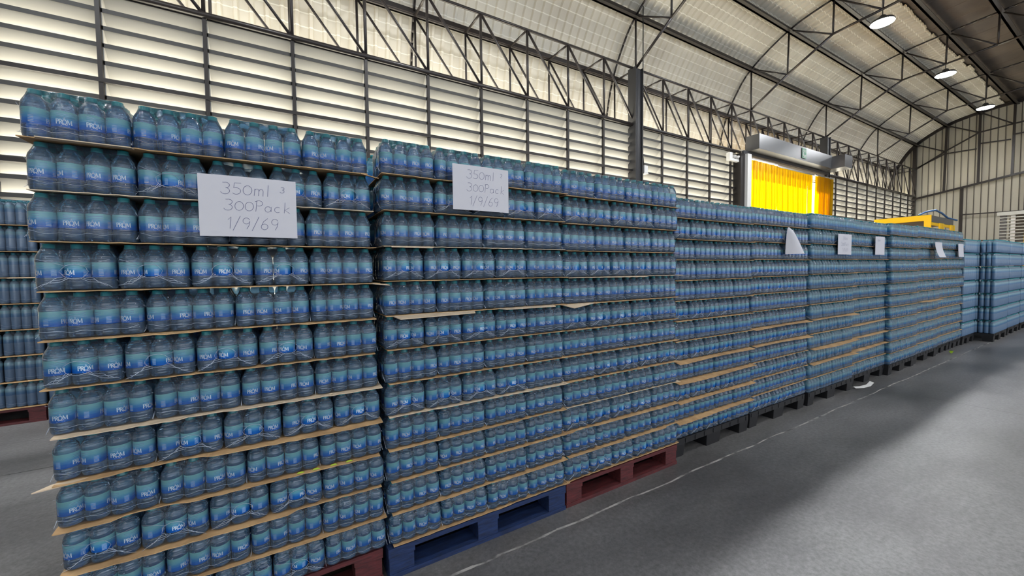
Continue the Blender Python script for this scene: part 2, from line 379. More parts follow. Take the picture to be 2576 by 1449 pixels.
# joints in the slab
def joint(name, pts, wd, mt, label):
    mb = MB()
    for a, b_ in zip(pts[:-1], pts[1:]):
        dx, dy = b_[0] - a[0], b_[1] - a[1]; l = math.hypot(dx, dy); nx, ny = -dy / l, dx / l
        w0 = wd * rnd.uniform(0.5, 1.2); w1 = wd * rnd.uniform(0.5, 1.2)
        mb.add([(a[0] - nx * w0, a[1] - ny * w0, 0.0012), (a[0] + nx * w0, a[1] + ny * w0, 0.0012), (b_[0] + nx * w1, b_[1] + ny * w1, 0.0012), (b_[0] - nx * w1, b_[1] - ny * w1, 0.0012)], [(0, 3, 2, 1)])
    return tag(mb.build(name, mt), label, kind='structure')
pts = []; x = -1.0
while x < 30: pts.append((x, 1.625 + rnd.uniform(-0.008, 0.008))); x += rnd.uniform(0.05, 0.2)
joint('floor_marking', pts, 0.007, 'chalk', 'pale filled slab joint running along the front of the stacks')
joint('floor_marking', [(-14, 4.11), (-1.7, 4.11), (0, 4.12), (2, 4.12)], 0.004, 'crack', 'thin dark slab joint behind the front stacks')
joint('floor_marking', [(-14, 4.9), (-1.7, 4.88), (2, 4.9)], 0.002, 'crack', 'faint slab crack behind the front stacks')
joint('floor_marking', [(5.8, 1.3), (5.9, -2.0), (5.85, -9)], 0.003, 'crack', 'faint slab joint crossing the open aisle')
mb = MB(); mb.box(-60, 80, 9.6, 60, -0.35, -0.05); tag(mb.build('ground', 'ground'), 'sunlit concrete yard outside the louvres', kind='structure')

# roof section (Y, Z)
nodes_o = [(7.8, 8.40), (6.62, 9.12), (5.42, 9.42), (4.28, 9.54), (3.12, 9.62), (1.95, 9.69), (0.78, 9.76), (-0.4, 9.82)]
nodes_i = [(7.8, 6.98), (6.65, 7.72), (5.43, 8.39), (4.30, 8.48), (3.14, 8.58), (1.97, 8.66), (0.79, 8.74), (-0.4, 8.80)]
eave = [(8.98, 5.55), (8.91, 6.14), (8.72, 6.90), (8.37, 7.66)]
ctrl = eave + nodes_o + [(-1.6, 9.82)]
def catmull(P, n):
    out = []
    for i in range(len(P) - 1):
        p0 = P[max(i - 1, 0)]; p1 = P[i]; p2 = P[i + 1]; p3 = P[min(i + 2, len(P) - 1)]
        for k in range(n):
            t = k / n
            out.append(tuple(0.5 * (2 * p1[j] + (p2[j] - p0[j]) * t + (2 * p0[j] - 5 * p1[j] + 4 * p2[j] - p3[j]) * t * t + (3 * p1[j] - p0[j] - 3 * p2[j] + p3[j]) * t ** 3) for j in (0, 1)))
    out.append(P[-1]); return out
arch = catmull(ctrl, 4)
def offset(P, d):
    out = []
    for i, p in enumerate(P):
        a = P[max(i - 1, 0)]; b_ = P[min(i + 1, len(P) - 1)]
        dy, dz = b_[0] - a[0], b_[1] - a[1]; l = math.hypot(dy, dz)
        out.append((p[0] + dz / l * d, p[1] - dy / l * d))   # outward (up / away)
    return out
skin = offset(arch, 0.13)
def roof_z(y):
    if y < -1.0: y = -2.0 - y
    for (y0, z0), (y1, z1) in zip(skin[:-1], skin[1:]):
        if y1 <= y <= y0: return z0 + (z1 - z0) * (y0 - y) / (y0 - y1) if y0 != y1 else z0
    return skin[-1][1] if y < skin[-1][0] else skin[0][1]

def sheet(sec, x0, x1, pitch, ribw, ribh, name, mt, label, thick=0.0, edge_jit=0.0, inward=-1):
    """corrugated sheet: ribs run along the section, profile varies with X"""
    xs = []; x = x0
    while x < x1:
        for dx, hgt in ((0, 0), (pitch - 2 * ribw, 0), (pitch - 1.5 * ribw, ribh), (pitch - 0.5 * ribw, ribh)):
            if x + dx <= x1: xs.append((x + dx, hgt))
        x += pitch
    xs.append((x1, 0))
    nrm = []
    for i, p in enumerate(sec):
        a = sec[max(i - 1, 0)]; b_ = sec[min(i + 1, len(sec) - 1)]
        dy, dz = b_[0] - a[0], b_[1] - a[1]; l = math.hypot(dy, dz) or 1; nrm.append((-dz / l, dy / l))
    arc = [0]
    for a, b_ in zip(sec[:-1], sec[1:]): arc.append(arc[-1] + math.hypot(b_[0] - a[0], b_[1] - a[1]))
    vs = []; uv = []; N = len(sec); jit = {}
    for xi, (x, hgt) in enumerate(xs):
        for i, p in enumerate(sec):
            y = p[0] + nrm[i][0] * hgt; z = p[1] + nrm[i][1] * hgt
            if edge_jit and i == N - 1:
                k = int((x - x0) / 0.75); y += jit.setdefault(k, rnd.uniform(-edge_jit, edge_jit))
            vs.append((x, y, z)); uv.append((x, arc[i]))
    fs = [(a * N + i, a * N + i + 1, (a + 1) * N + i + 1, (a + 1) * N + i) for a in range(len(xs) - 1) for i in range(N - 1)]
    mb = MB(); mb.add(vs, fs, 0, uv)
    o = mb.build(name, mt); tag(o, label, kind='structure')
    return o
YB = 4.58
sec_c = [p for p in skin if p[0] > YB]; sec_c.append((YB, roof_z(YB)))
sec_d = [(YB + 0.25, roof_z(YB + 0.25) + 0.03)] + [(p[0], p[1] + 0.03) for p in skin if p[0] <= YB]
ymir = lambda P: [(-2.0 - p[0], p[1]) for p in P][::-1]
sheet(sec_c, XL, XR, 0.25, 0.05, 0.055, 'ceiling', 'roof', 'cream ribbed roof sheeting curving down over the louvred wall', edge_jit=0.07)
sheet(sec_d + ymir(sec_d), XL, XR, 1.0, 0.02, 0.008, 'ceiling', 'darkroof', 'brown-grey flat roof sheeting at the top of the hall')
sheet(ymir(sec_c), XL, XR, 0.25, 0.035, 0.035, 'ceiling', 'roof', 'cream ribbed roof sheeting over the loading side')
# opaque outer skin so no daylight passes
sk2 = offset(arch, 0.24); allsec = sk2 + ymir(sk2)
sheet(allsec, XL, XR, 3.0, 0.02, 0.0, 'roof', 'darkroof', 'outer roof skin above the ribbed sheets')

# purlins
def purlin(y, z, dy, dz, label):
    mb = MB(); mb.bar((XL, y, z), (XR, y, z), dz, dy) if False else mb.box(XL, XR, y - dy / 2, y + dy / 2, z - dz / 2, z + dz / 2)
    mb.box(XL, XR, y - dy / 2 - 0.09, y + dy / 2, z - dz / 2, z - dz / 2 + 0.012)  # bottom flange widened to deepen the shade on the roof sheet beside it
    return tag(mb.build('beam', 'steel'), label, kind='structure')
purlin(8.66, 7.06, 0.06, 0.16, 'dark steel eave purlin on the rear chord of the lattice girders')
for i, (y, z) in enumerate(nodes_o):
    purlin(y, z + 0.0, 0.06, 0.17, 'dark steel roof purlin, %s up from the eave' % ORD[i])
    if i < 7: purlin(-2 - y, z - 0.01, 0.06, 0.24, 'dark steel roof purlin over the loading side, %s up from the eave' % ORD[i])

# arch trusses
def arch_truss(X, label):
    t = empty('roof_truss', (X, 0, 0), label, None, 'arched roof trusses', 'structure')
    for sgn in (1, -1):
        f = (lambda p: (0, p[0], p[1])) if sgn == 1 else (lambda p: (0, -2 - p[0], p[1]))
        mb = MB()
        oc = arch[:]
        for a, b_ in zip(oc[:-1], oc[1:]): mb.pipe(f(a), f(b_), 0.055)
        mb.build('top_chord', 'steel', t, True)
        mb = MB()
        for a, b_ in zip(nodes_i[:-1], nodes_i[1:]): mb.pipe(f(a), f(b_), 0.07)
        mb.pipe(f(nodes_i[-1]), f((-1.0, 8.83)), 0.075)
        mb.build('bottom_chord', 'steel', t, True)
        for k in range(8):
            if sgn == -1 and k > 5: continue
            mb = MB(); mb.pipe(f(nodes_i[k]), f(nodes_o[k]), 0.055); mb.build('strut', 'steel', t, True)
            if k < 7:
                mb = MB(); mb.pipe(f(nodes_o[k]), f(nodes_i[k + 1]), 0.05); mb.build('diagonal_brace', 'steel', t, True)
    return t
TX = [-9.29, -3.29, 2.71, 8.71, 14.55, 20.42, 26.2]
for i, X in enumerate(TX): arch_truss(X, 'arched dark steel roof truss spanning the hall, %s bay from the gable wall' % ORD[len(TX) - 1 - i])

# eave girder: two lattice trusses along the wall
NX = sorted([8.71 - 1.2 * k for k in range(0, 20)] + [8.69 + 1.171 * k for k in range(1, 20)] + [32.1])
ZT, ZB = 6.96, 5.42
cols = [-3.29, 8.71, 20.40]
girder_n = 0
def girder(x0, x1, label):
    t = empty('lattice_girder', ((x0 + x1) / 2, 7.8, 0), label, None, 'lattice girders on the louvred wall', 'structure')
    cx = (x0 + x1) / 2
    N = [x for x in NX if x0 - 0.01 <= x <= x1 + 0.01]
    L = lambda x, y, z: (x - cx, y - 7.8, z)
    MB().pipe(L(x0, 7.8, ZT), L(x1, 7.8, ZT), 0.07).build('top_chord', 'steel', t, True)
    MB().pipe(L(x0, 7.8, ZB), L(x1, 7.8, ZB), 0.095).build('bottom_chord', 'steel', t, True)
    MB().pipe(L(x0, 8.6, ZT + 0.03), L(x1, 8.6, ZT + 0.03), 0.07, 0.07).build('rear_chord', 'steel', t, True)
    for a in N:
        MB().pipe(L(a, 7.8, ZB), L(a, 7.8, ZT), 0.060).build('upright', 'steel', t, True)
        MB().pipe(L(a, 8.6, ZB), L(a, 8.6, ZT), 0.05).build('rear_upright', 'steel', t, True)
        MB().pipe(L(a, 7.8, ZT), L(a, 8.6, ZT), 0.05).build('tie', 'steel', t, True)
    for a, b_ in zip(N[:-1], N[1:]):
        MB().pipe(L(a, 7.8, ZT), L(b_, 7.8, ZB), 0.056).build('diagonal_brace', 'steel', t, True)
        MB().pipe(L(a, 8.6, ZT), L(b_, 8.6, ZB), 0.05).build('rear_diagonal_brace', 'steel', t, True)
girder(-12.9, -3.29, 'dark lattice girder above the louvres at the start of the wall')
girder(-3.29, 8.71, 'dark lattice girder above the louvres, up to the first thick column')
girder(8.71, 20.40, 'dark lattice girder above the louvres, between the thick column and the hood')
girder(20.40, 32.1, 'dark lattice girder above the louvres, from the hood to the gable wall')
for i, X in enumerate(cols):
    mb = MB(); mb.box(X - 0.15, X - 0.125, 7.66, 7.94, 0, ZT); mb.box(X + 0.125, X + 0.15, 7.66, 7.94, 0, ZT); mb.box(X - 0.13, X + 0.13, 7.79, 7.81, 0, ZT)
    mb.box(X - 0.12, X + 0.12, 7.70, 7.76, 0.0, ZT - 0.05)
    tag(mb.build('column', 'column'), ['thick dark steel column at the start of the louvred wall', 'thick dark steel column in the middle of the louvred wall', 'thick dark steel column behind the yellow strip curtain'][i], kind='structure')
for X in (-3.29, 8.71, 20.40):
    mb = MB(); mb.box(X - 0.15, X + 0.15, -9.94, -9.66, 0, ZT); tag(mb.build('column', 'column'), 'dark column on the loading side at %d metres' % X, kind='structure')

# louvred wall: one window per bay between the posts
CX0, CX1 = 14.05, 20.55
zl = [5.15 - 0.2435 * k for k in range(21)]
bays = [(a, b_) for a, b_ in zip(NX[:-1], NX[1:])]
nwin = 0
for a, b_ in bays:
    if a >= CX0 - 0.3 and b_ <= CX1 + 0.3: continue
    if b_ > CX0 and a < CX0: b_ = 13.75
    if a < CX1 and b_ > CX1: a = 20.62
    if b_ - a < 0.1: continue
    nwin += 1
    mb = MB(); x0, x1 = a + 0.025, b_ - 0.025
    for k, z in enumerate([5.40] + zl):
        # sloping blade, inner top edge to outer bottom edge
        mb.add([(x0, 7.86, z), (x1, 7.86, z), (x1, 8.09, z - 0.215), (x0, 8.09, z - 0.215), (x0, 7.866, z + 0.008), (x1, 7.866, z + 0.008), (x1, 8.096, z - 0.208), (x0, 8.096, z - 0.208)],
               [(0, 1, 2, 3), (7, 6, 5, 4), (3, 2, 6, 7), (0, 4, 5, 1)], 0)
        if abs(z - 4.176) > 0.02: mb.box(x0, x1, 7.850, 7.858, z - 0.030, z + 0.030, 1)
    for xx in (x0, x1 - 0.012): mb.box(xx, xx + 0.012, 7.85, 8.09, 0.25, 5.38, 0)
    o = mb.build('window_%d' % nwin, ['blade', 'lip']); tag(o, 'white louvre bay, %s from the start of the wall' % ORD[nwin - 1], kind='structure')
# frame: posts and rails
n = 0
for X in NX:
    if CX0 - 0.1 < X < CX1 or min(abs(X - c) for c in cols) < 0.2: continue
    mb = MB(); mb.box(X - 0.025, X + 0.025, 7.80, 7.86, 0.0, ZB - 0.04)
    tag(mb.build('trim_%d' % (n + 1), 'wallframe'), 'thin dark louvre post, %s along the wall' % ORD[n], kind='structure'); n += 1
for z, hh, lab in ((4.155, 0.06, 'upper'), (2.93, 0.06, 'middle'), (1.7, 0.06, 'lower')):
    for x0, x1, w2 in ((-12.4, 13.75, 'before'), (20.65, 32.1, 'after')):
        mb = MB(); mb.box(x0, x1, 7.79, 7.85, z - hh / 2, z + hh / 2); n += 1
        tag(mb.build('trim_%d' % n, 'wallframe'), '%s dark rail across the louvres %s the yellow curtain' % (lab, w2), kind='structure')
mb = MB(); mb.box(XL, 13.75, 7.85, 8.1, 0, 0.3); mb.box(20.65, XR, 7.85, 8.1, 0, 0.3); tag(mb.build('wall_left', 'gable'), 'low kerb wall under the louvres', kind='structure')
# loading side and rear wall
mb = MB(); mb.box(XL, XR, -9.95, -9.9, 0, 5.6); tag(mb.build('wall_right', 'gable'), 'cream sheet wall on the loading side', kind='structure')
def end_wall(X, sgn, name, label):
    mb = MB(); y = -10.9; ys = []
    while y < 8.95:
        for dy, dx in ((0, 0), (0.20, 0), (0.215, 0.03), (0.235, 0.03)): ys.append((y + dy, dx))
        y += 0.25
    vs = []; fs = []; mi = []
    for (yy, dx) in ys: vs += [(X - sgn * dx, yy, 0), (X - sgn * dx, yy, roof_z(yy) + 0.2 if -10.9 < yy < 8.95 else 5.6)]
    mb.v = vs; mb.uv = [(0, 0)] * len(vs)
    for i in range(len(ys) - 1): mb.f.append((2 * i, 2 * i + 1, 2 * i + 3, 2 * i + 2)); mb.m.append(1 if ys[i][1] > 0 else 0)
    return tag(mb.build(name, ['gable', 'gablejoint']), label, kind='structure')
end_wall(XR, 1, 'wall_far', 'cream ribbed gable wall at the far end')
end_wall(XL, -1, 'wall_near', 'cream ribbed wall behind the photographer')
# gable framing
t = empty('gable_frame', (32.0, 0, 0), 'dark steel framing on the far gable wall', None, None, 'structure')
mb = MB()
for P in (arch, ymir(arch)):
    for a, b_ in zip(P[:-1], P[1:]): mb.bar((0, *a), (0, *b_), 0.10, 0.14)
mb.build('arch_rafter', 'steel', t)
MB().bar((0.05, 7.86, 0), (0.05, 7.86, 8.3), 0.16, 0.16).build('corner_post', 'steel', t)
for y0, z0, y1, z1 in ((6.66, 5.50, 6.62, 9.1), (5.42, 5.72, 5.42, 9.4), (4.30, 5.93, 4.28, 9.5), (3.14, 6.1, 3.12, 9.6), (1.97, 6.3, 1.97, 9.7)):
    MB().bar((0.05, y0, z0), (0.05, y1, z1), 0.09).build('post', 'steel', t)
for y0 in (5.98, 3.85, 1.6): MB().bar((0.08, y0, 0), (0.08, y0, 5.28 + (7.8 - y0) * 0.183), 0.10).build('post', 'steel', t)
MB().bar((0, 7.8, 5.28), (0, 1.0, 6.52), 0.10).build('girt', 'steel', t)
for (a, b_) in (((7.73, 7.07), (6.66, 7.59)), ((6.66, 7.59), (5.5, 7.55)), ((5.42, 7.80), (4.37, 7.72)), ((4.30, 7.95), (3.1, 7.95)), ((5.98, 4.14), (1.0, 4.0)), ((7.8, 6.98), (6.65, 7.72)), ((6.65, 7.72), (5.43, 8.39)), ((5.43, 8.39), (4.3, 8.48)), ((4.3, 8.48), (1.0, 8.7)), ((7.8, 8.4), (6.65, 7.72)), ((6.62, 9.12), (5.43, 8.39)), ((5.42, 9.42), (4.3, 8.48)), ((6.1, 2.7), (2.0, 2.65))):
    MB().bar((0, *a), (0, *b_), 0.06).build('girt', 'steel', t)

# ---------------------------------------------------------------- curtain doorway
t = empty('strip_curtain', (17.3, 7.6, 0), 'bright yellow vinyl strip curtain hanging in the high doorway', 'curtain')
cx = 17.3; n = 0
def strip(x, ztop, zbot, wd=0.27, dy=0.0):
    mb = MB(); pts = []
    for i in range(7):
        u = (i / 6 - 0.5); pts.append((x - cx + u * wd, dy - 0.02 * math.cos(u * PI) + (0.012 if int(round(x / 0.2)) % 2 else -0.012)))
    vs = []
    zs = np.linspace(zbot, ztop, 9); dr = rnd.uniform(-0.012, 0.012)
    for k, z in enumerate(zs):
        for q in pts: vs.append((q[0] + dr * (ztop - z), q[1] + 0.01 * math.sin(z * 2 + x), z))
    fs = [(r_ * 7 + i, r_ * 7 + i + 1, (r_ + 1) * 7 + i + 1, (r_ + 1) * 7 + i) for r_ in range(8) for i in range(6)]
    mb.add(vs, fs); return mb.build('strip', 'vinyl', t, smooth=True)
x = 14.28
while x < 18.8: strip(x, 5.15, 0.05); x += 0.2
x = 19.12
while x < 20.45: strip(x, 5.12, 0.05); strip(x + 0.09, 5.12, 4.4 if x < 19.3 else 0.3, dy=-0.05); x += 0.2  # second layer of strips added to stand in for shade on this end
MB().bar((14.15 - cx, 0, 5.19), (16.0 - cx, 0, 5.19), 0.05, 0.05).build('rail', 'chrome', t)
MB().bar((16.0 - cx, -0.02, 5.13), (18.85 - cx, -0.02, 5.13), 0.05, 0.05).build('rail', 'chrome', t)
MB().bar((19.0 - cx, 0, 5.17), (20.5 - cx, 0, 5.17), 0.05, 0.05).build('rail', 'chrome', t)
mb = MB(); mb.box(13.88, 14.12, 7.52, 7.72, 0, 5.3); tag(mb.build('door_1_jamb', 'white'), 'pale square post beside the yellow strip curtain', kind='structure')
mb = MB(); mb.box(13.60, 13.85, 7.60, 7.86, 0, 5.3); tag(mb.build('door_1_frame', 'wallframe'), 'dark steel post beside the pale curtain post', kind='structure')
mb = MB(); mb.box(13.9, 20.6, 7.75, 8.1, 5.2, 5.5); tag(mb.build('door_1_lintel', 'gable'), 'deep lintel box behind the top of the yellow curtain', kind='structure')
# hedge outside, seen dimly through the vinyl
mb = MB()
for i in range(1500):
    x = rnd.uniform(14.5, 34); h = 2.4 + 1.7 * math.sin(x * 0.9) ** 2 + 0.9 * math.sin(x * 2.3 + 1); z = rnd.uniform(0.1, max(1.2, h)); y = (13.5 if i % 3 else 10.6) + rnd.uniform(-0.6, 0.6); s_ = rnd.uniform(0.06, 0.22)
    a = rnd.uniform(0, PI); dx, dz = s_ * math.cos(a), s_ * math.sin(a)
    mb.add([(x - dx, y, z - dz), (x + dz, y + 0.03, z - dx), (x + dx, y, z + dz), (x - dz, y - 0.03, z + dx)], [(0, 1, 2, 3)])
tag(mb.build('foliage', 'leaf'), 'dark leafy bushes outside, seen through the yellow curtain', kind='stuff')

# hood above the curtain
t = empty('hood', (17.0, 7.5, 5.4), 'long dark sheet-metal hood above the yellow strip curtain', 'hood')
mb = MB(); mb.box(14.17 - 17, 19.73 - 17, -0.2, 0.26, 0.05, 0.56); mb.build('casing', 'hood', t)
mb = MB(); mb.box(19.73 - 17, 20.45 - 17, -0.63, 0.26, 0.03, 0.53); mb.build('end_box', 'hood', t)
mb = MB(); mb.box(13.9 - 17, 20.4 - 17, 0.16, 0.24, -0.06, 0.045); mb.build('lower_lip', 'hood', t)

# stroke lettering -------------------------------------------------
def arcp(cx, cy, rx, ry, a0, a1, n=10): return [(cx + rx * math.cos(math.radians(a0 + (a1 - a0) * i / n)), cy + ry * math.sin(math.radians(a0 + (a1 - a0) * i / n))) for i in range(n + 1)]
GL = {
 '3': [[(0.05, 0.95)] + arcp(0.28, 0.74, 0.27, 0.23, 110, -80) + arcp(0.26, 0.26, 0.32, 0.27, 85, -160)],
 '5': [[(0.6, 1.0), (0.12, 0.97), (0.1, 0.55)] + arcp(0.28, 0.30, 0.32, 0.28, 110, -140)],
 '0': [arcp(0.33, 0.42, 0.32, 0.40, 60, 430, 16)],
 '6': [[(0.5, 1.0), (0.2, 0.7), (0.06, 0.3)] + arcp(0.3, 0.25, 0.25, 0.25, 180, 520, 14)],
 '9': [arcp(0.3, 0.7, 0.25, 0.26, 20, 360, 12) + [(0.5, 0.3), (0.36, 0.0)]],
 '1': [[(0.1, 0.75), (0.3, 1.0), (0.28, 0.0)]],
 '2': [arcp(0.3, 0.72, 0.26, 0.25, 150, -40, 8) + [(0.08, 0.02), (0.62, 0.04)]],
 '/': [[(0.0, -0.15), (0.45, 1.1)]],
 'm': [[(0.08, 0.0), (0.1, 0.6)], [(0.1, 0.5)] + arcp(0.26, 0.42, 0.15, 0.18, 150, 0, 6) + [(0.4, 0.0)], [(0.42, 0.4)] + arcp(0.57, 0.42, 0.15, 0.18, 160, 0, 6) + [(0.73, 0.0)]],
 'l': [[(0.15, 1.0), (0.15, 0.0)]],
 'P': [[(0.1, 0.0), (0.14, 1.0)], [(0.0, 0.9)] + arcp(0.3, 0.76, 0.3, 0.24, 100, -110, 9)],
 'a': [arcp(0.28, 0.26, 0.24, 0.26, 40, 350, 10), [(0.52, 0.5), (0.54, 0.05)]],
 'c': [arcp(0.3, 0.27, 0.25, 0.26, 50, 310, 9)],
 'k': [[(0.1, 0.0), (0.12, 1.0)], [(0.5, 0.55), (0.14, 0.28), (0.55, 0.0)]],
 'E': [[(0.5, 1), (0.1, 1), (0.1, 0), (0.5, 0)], [(0.1, 0.5), (0.45, 0.5)]],
 'X': [[(0.05, 0), (0.55, 1)], [(0.05, 1), (0.55, 0)]],
 'I': [[(0.15, 0), (0.15, 1)]],
 'T': [[(0.3, 0), (0.3, 1)], [(0.0, 1), (0.6, 1)]],
}
ADV = {'1': 0.5, '/': 0.6, 'l': 0.3, 'm': 0.92, 'I': 0.3}
def ribbon(mb, pts, wd, fn, mi=0):
    """flat stroke; fn maps (u, v) on the sheet to a 3-D point"""
    L = len(pts); vs = []
    for i, p in enumerate(pts):
        a = pts[max(i - 1, 0)]; b_ = pts[min(i + 1, L - 1)]; dx, dy = b_[0] - a[0], b_[1] - a[1]; l = math.hypot(dx, dy) or 1
        nx, ny = -dy / l * wd / 2, dx / l * wd / 2
        vs += [fn(p[0] + nx, p[1] + ny), fn(p[0] - nx, p[1] - ny)]
    mb.add(vs, [(2 * i, 2 * i + 1, 2 * i + 3, 2 * i + 2) for i in range(L - 1)], mi)
def write(mb, txt, x, y, h, wd, fn, mi=0, slant=0.08, sp=1.0):
    for ch in txt:
        if ch == ' ': x += h * 0.6; continue
        for st in GL[ch]: ribbon(mb, [(x + h * (px + slant * py), y + h * py) for px, py in st], wd, fn, mi)
        x += h * ADV.get(ch, 0.75) * sp
    return x

# exit sign on the hood
t = empty('exit_sign', (17.3, 7.29, 5.72), 'small green and white EXIT sign on the dark hood', 'sign')
mb = MB(); mb.box(-0.16, 0.16, -0.012, 0.0, -0.19, 0.19); mb.build('plate', 'signgreen', t)
mb = MB(); fn = lambda u, v: (u, -0.014, v)
write(mb, 'EXIT', -0.02, -0.15, 0.09, 0.014, fn, slant=0, sp=0.62)
for k in range(4): ribbon(mb, [(-0.01 + 0.04 * k, 0.13), (-0.01 + 0.04 * k, 0.05), (0.015 + 0.04 * k, 0.05)], 0.010, fn)
ribbon(mb, [(-0.11, 0.06), (-0.09, 0.0), (-0.12, -0.1)], 0.022, fn); ribbon(mb, [(-0.09, 0.0), (-0.06, -0.06), (-0.07, -0.12)], 0.02, fn); ribbon(mb, [(-0.13, 0.03), (-0.06, 0.02)], 0.014, fn)
mb.add([(-0.115, -0.014, 0.075), (-0.085, -0.014, 0.075), (-0.085, -0.014, 0.105), (-0.115, -0.014, 0.105)], [(0, 1, 2, 3)])
ribbon(mb, [(-0.155, 0.185), (0.155, 0.185), (0.155, -0.185), (-0.155, -0.185), (-0.155, 0.185)], 0.006, fn); ribbon(mb, [(-0.035, 0.18), (-0.035, -0.18)], 0.006, fn)
mb.build('lettering', 'white', t)

# junction box and emergency light on the louvres
t = empty('junction_box', (8.98, 7.72, 4.17), 'small white socket box beside the thick column', 'socket')
mb = MB(); mb.box(-0.07, 0.07, -0.06, 0.06, -0.05, 0.14); mb.box(-0.10, 0.07, -0.08, 0.06, -0.09, -0.06); mb.build('casing', 'white', t)
MB().tube([(-0.02, 0, 0.14), (-0.05, 0, 0.35), (-0.10, 0.0, 0.55), (-0.12, 0.0, 1.2), (-0.12, 0, 2.7)], 0.012, 6).build('cable', 'cable', t)
t = empty('emergency_light', (13.3, 7.70, 5.06), 'white twin-head emergency light on the louvres beside the curtain', 'light')
mb = MB(); mb.box(-0.28, -0.12, -0.06, 0.06, -0.06, 0.2); mb.box(-0.12, 0.38, -0.04, 0.06, -0.05, 0.03); mb.build('casing', 'white', t)
for xx in (0.02, 0.22): MB().lathe([(0.04, 0), (0.07, 0.05), (0.07, 0.08)], 12, xx, -0.03, 0.05).build('lamp_head', 'white', t)
MB().tube([(8.76, 7.62, 3.2), (8.80, 7.62, 6.9), (8.80, 7.62, 8.6)], 0.015).build('cable', 'cable', None)
tag(bpy.data.objects['cable.001'] if 'cable.001' in bpy.data.objects else bpy.data.objects['cable'], 'thin cable running up the thick dark column', 'cable')

# ---------------------------------------------------------------- high-bay lamps
rod_m = MB().tube([(0, 0, 0.16), (0, 0, 0.42)], 0.012).mesh('rod', 'lampbody')
hous_m = MB().lathe([(0.05, 0.17), (0.08, 0.14), (0.10, 0.06), (0.24, 0.04), (0.265, 0.0), (0.265, -0.03)][::-1], 28).mesh('housing', 'lampbody')
lens_m = MB().lathe([(0.24, -0.045), (0.255, -0.034)], 28).mesh('lens', 'lens')
lens_d = MB().lathe([(0.165, -0.045), (0.18, -0.034)], 28).mesh('lens', 'lensdim')
lamps = [(X, 4.3, 8.14, 0) for X in (26.2, 20.42, 14.55, 8.71, 2.71, -3.29, -9.29)] + [(X, -5.0, 8.14, 1) for X in (26.2, 20.42, 14.55, 8.71, 2.71, -3.29, -9.29)] + [(X, -0.6, 8.30, 2) for X in (26.2, 20.42, 14.55, 8.71, 2.71, -3.29, -9.29)]  # middle row is unseen, added for highlights on the bottles
for i, (x, y, z, s_) in enumerate(lamps):
    lab = ('round white high-bay lamp under the roof, %s from the far gable', 'round high-bay lamp over the loading side, %s from the far gable', 'added unseen round high-bay lamp along the middle of the hall, %s from the far gable')[s_] % ORD[i % 7]
    t = empty('ceiling_lamp', (x, y, z), lab, 'lamp', 'high-bay lamps under the trusses')
    link('rod', rod_m, t); link('housing', hous_m, t); link('lens', lens_m if s_ == 0 else lens_d, t)

# ================================================================= WATER PACKS
BR = 0.0302; BP = 0.0617; BH = 0.1405
prof = [(0.020, 0.003), (0.0265, 0.001), (0.0292, 0.006), (0.0300, 0.014), (0.0296, 0.022), (0.0300, 0.030), (0.0300, 0.036), (0.0292, 0.038), (0.0292, 0.085), (0.0300, 0.087),
        (0.0301, 0.092), (0.0295, 0.099), (0.0272, 0.1065), (0.0235, 0.113), (0.0193, 0.1185), (0.0158, 0.123), (0.0138, 0.1265), (0.0128, 0.129)]
profcap = [(0.0140, 0.1265), (0.0148, 0.1275), (0.0150, 0.1290), (0.0145, 0.1300), (0.0145, 0.1390), (0.0135, 0.1405)]
proflab = [(0.02965, 0.0385), (0.02975, 0.040), (0.02975, 0.083), (0.02965, 0.0845)]
PRLET = {
 'P': [([(0.12, 0), (0.12, 1)], 0.16), ([(0.0, 0.03), (0.26, 0.03)], 0.06), ([(0.0, 0.97), (0.3, 0.97)], 0.06), (arcp(0.25, 0.74, 0.24, 0.24, 90, -90, 8), 0.13)],
 'R': [([(0.12, 0), (0.12, 1)], 0.16), ([(0.0, 0.03), (0.26, 0.03)], 0.06), ([(0.0, 0.97), (0.3, 0.97)], 0.06), (arcp(0.25, 0.74, 0.22, 0.24, 90, -90, 8), 0.13), ([(0.26, 0.5), (0.58, 0.0), (0.75, -0.12)], 0.13)],
 'O': [(arcp(0.36, 0.48, 0.32, 0.46, 0, 360, 14), 0.12), ([(0.3, 0.12), (0.5, -0.12), (0.78, -0.2)], 0.09), ([(0.22, 1.1), (0.36, 1.24), (0.5, 1.1)], 0.08), ([(0.36, 1.3), (0.36, 1.4)], 0.08)],
 'M': [([(0.08, 0), (0.12, 1)], 0.07), ([(0.12, 1), (0.42, 0.1)], 0.15), ([(0.42, 0.1), (0.72, 1)], 0.06), ([(0.74, 1), (0.76, 0)], 0.16), ([(-0.02, 0.03), (0.2, 0.03)], 0.06), ([(0.62, 0.03), (0.9, 0.03)], 0.06)],
}
PRADV = {'P': 0.52, 'R': 0.56, 'O': 0.72, 'M': 0.9}
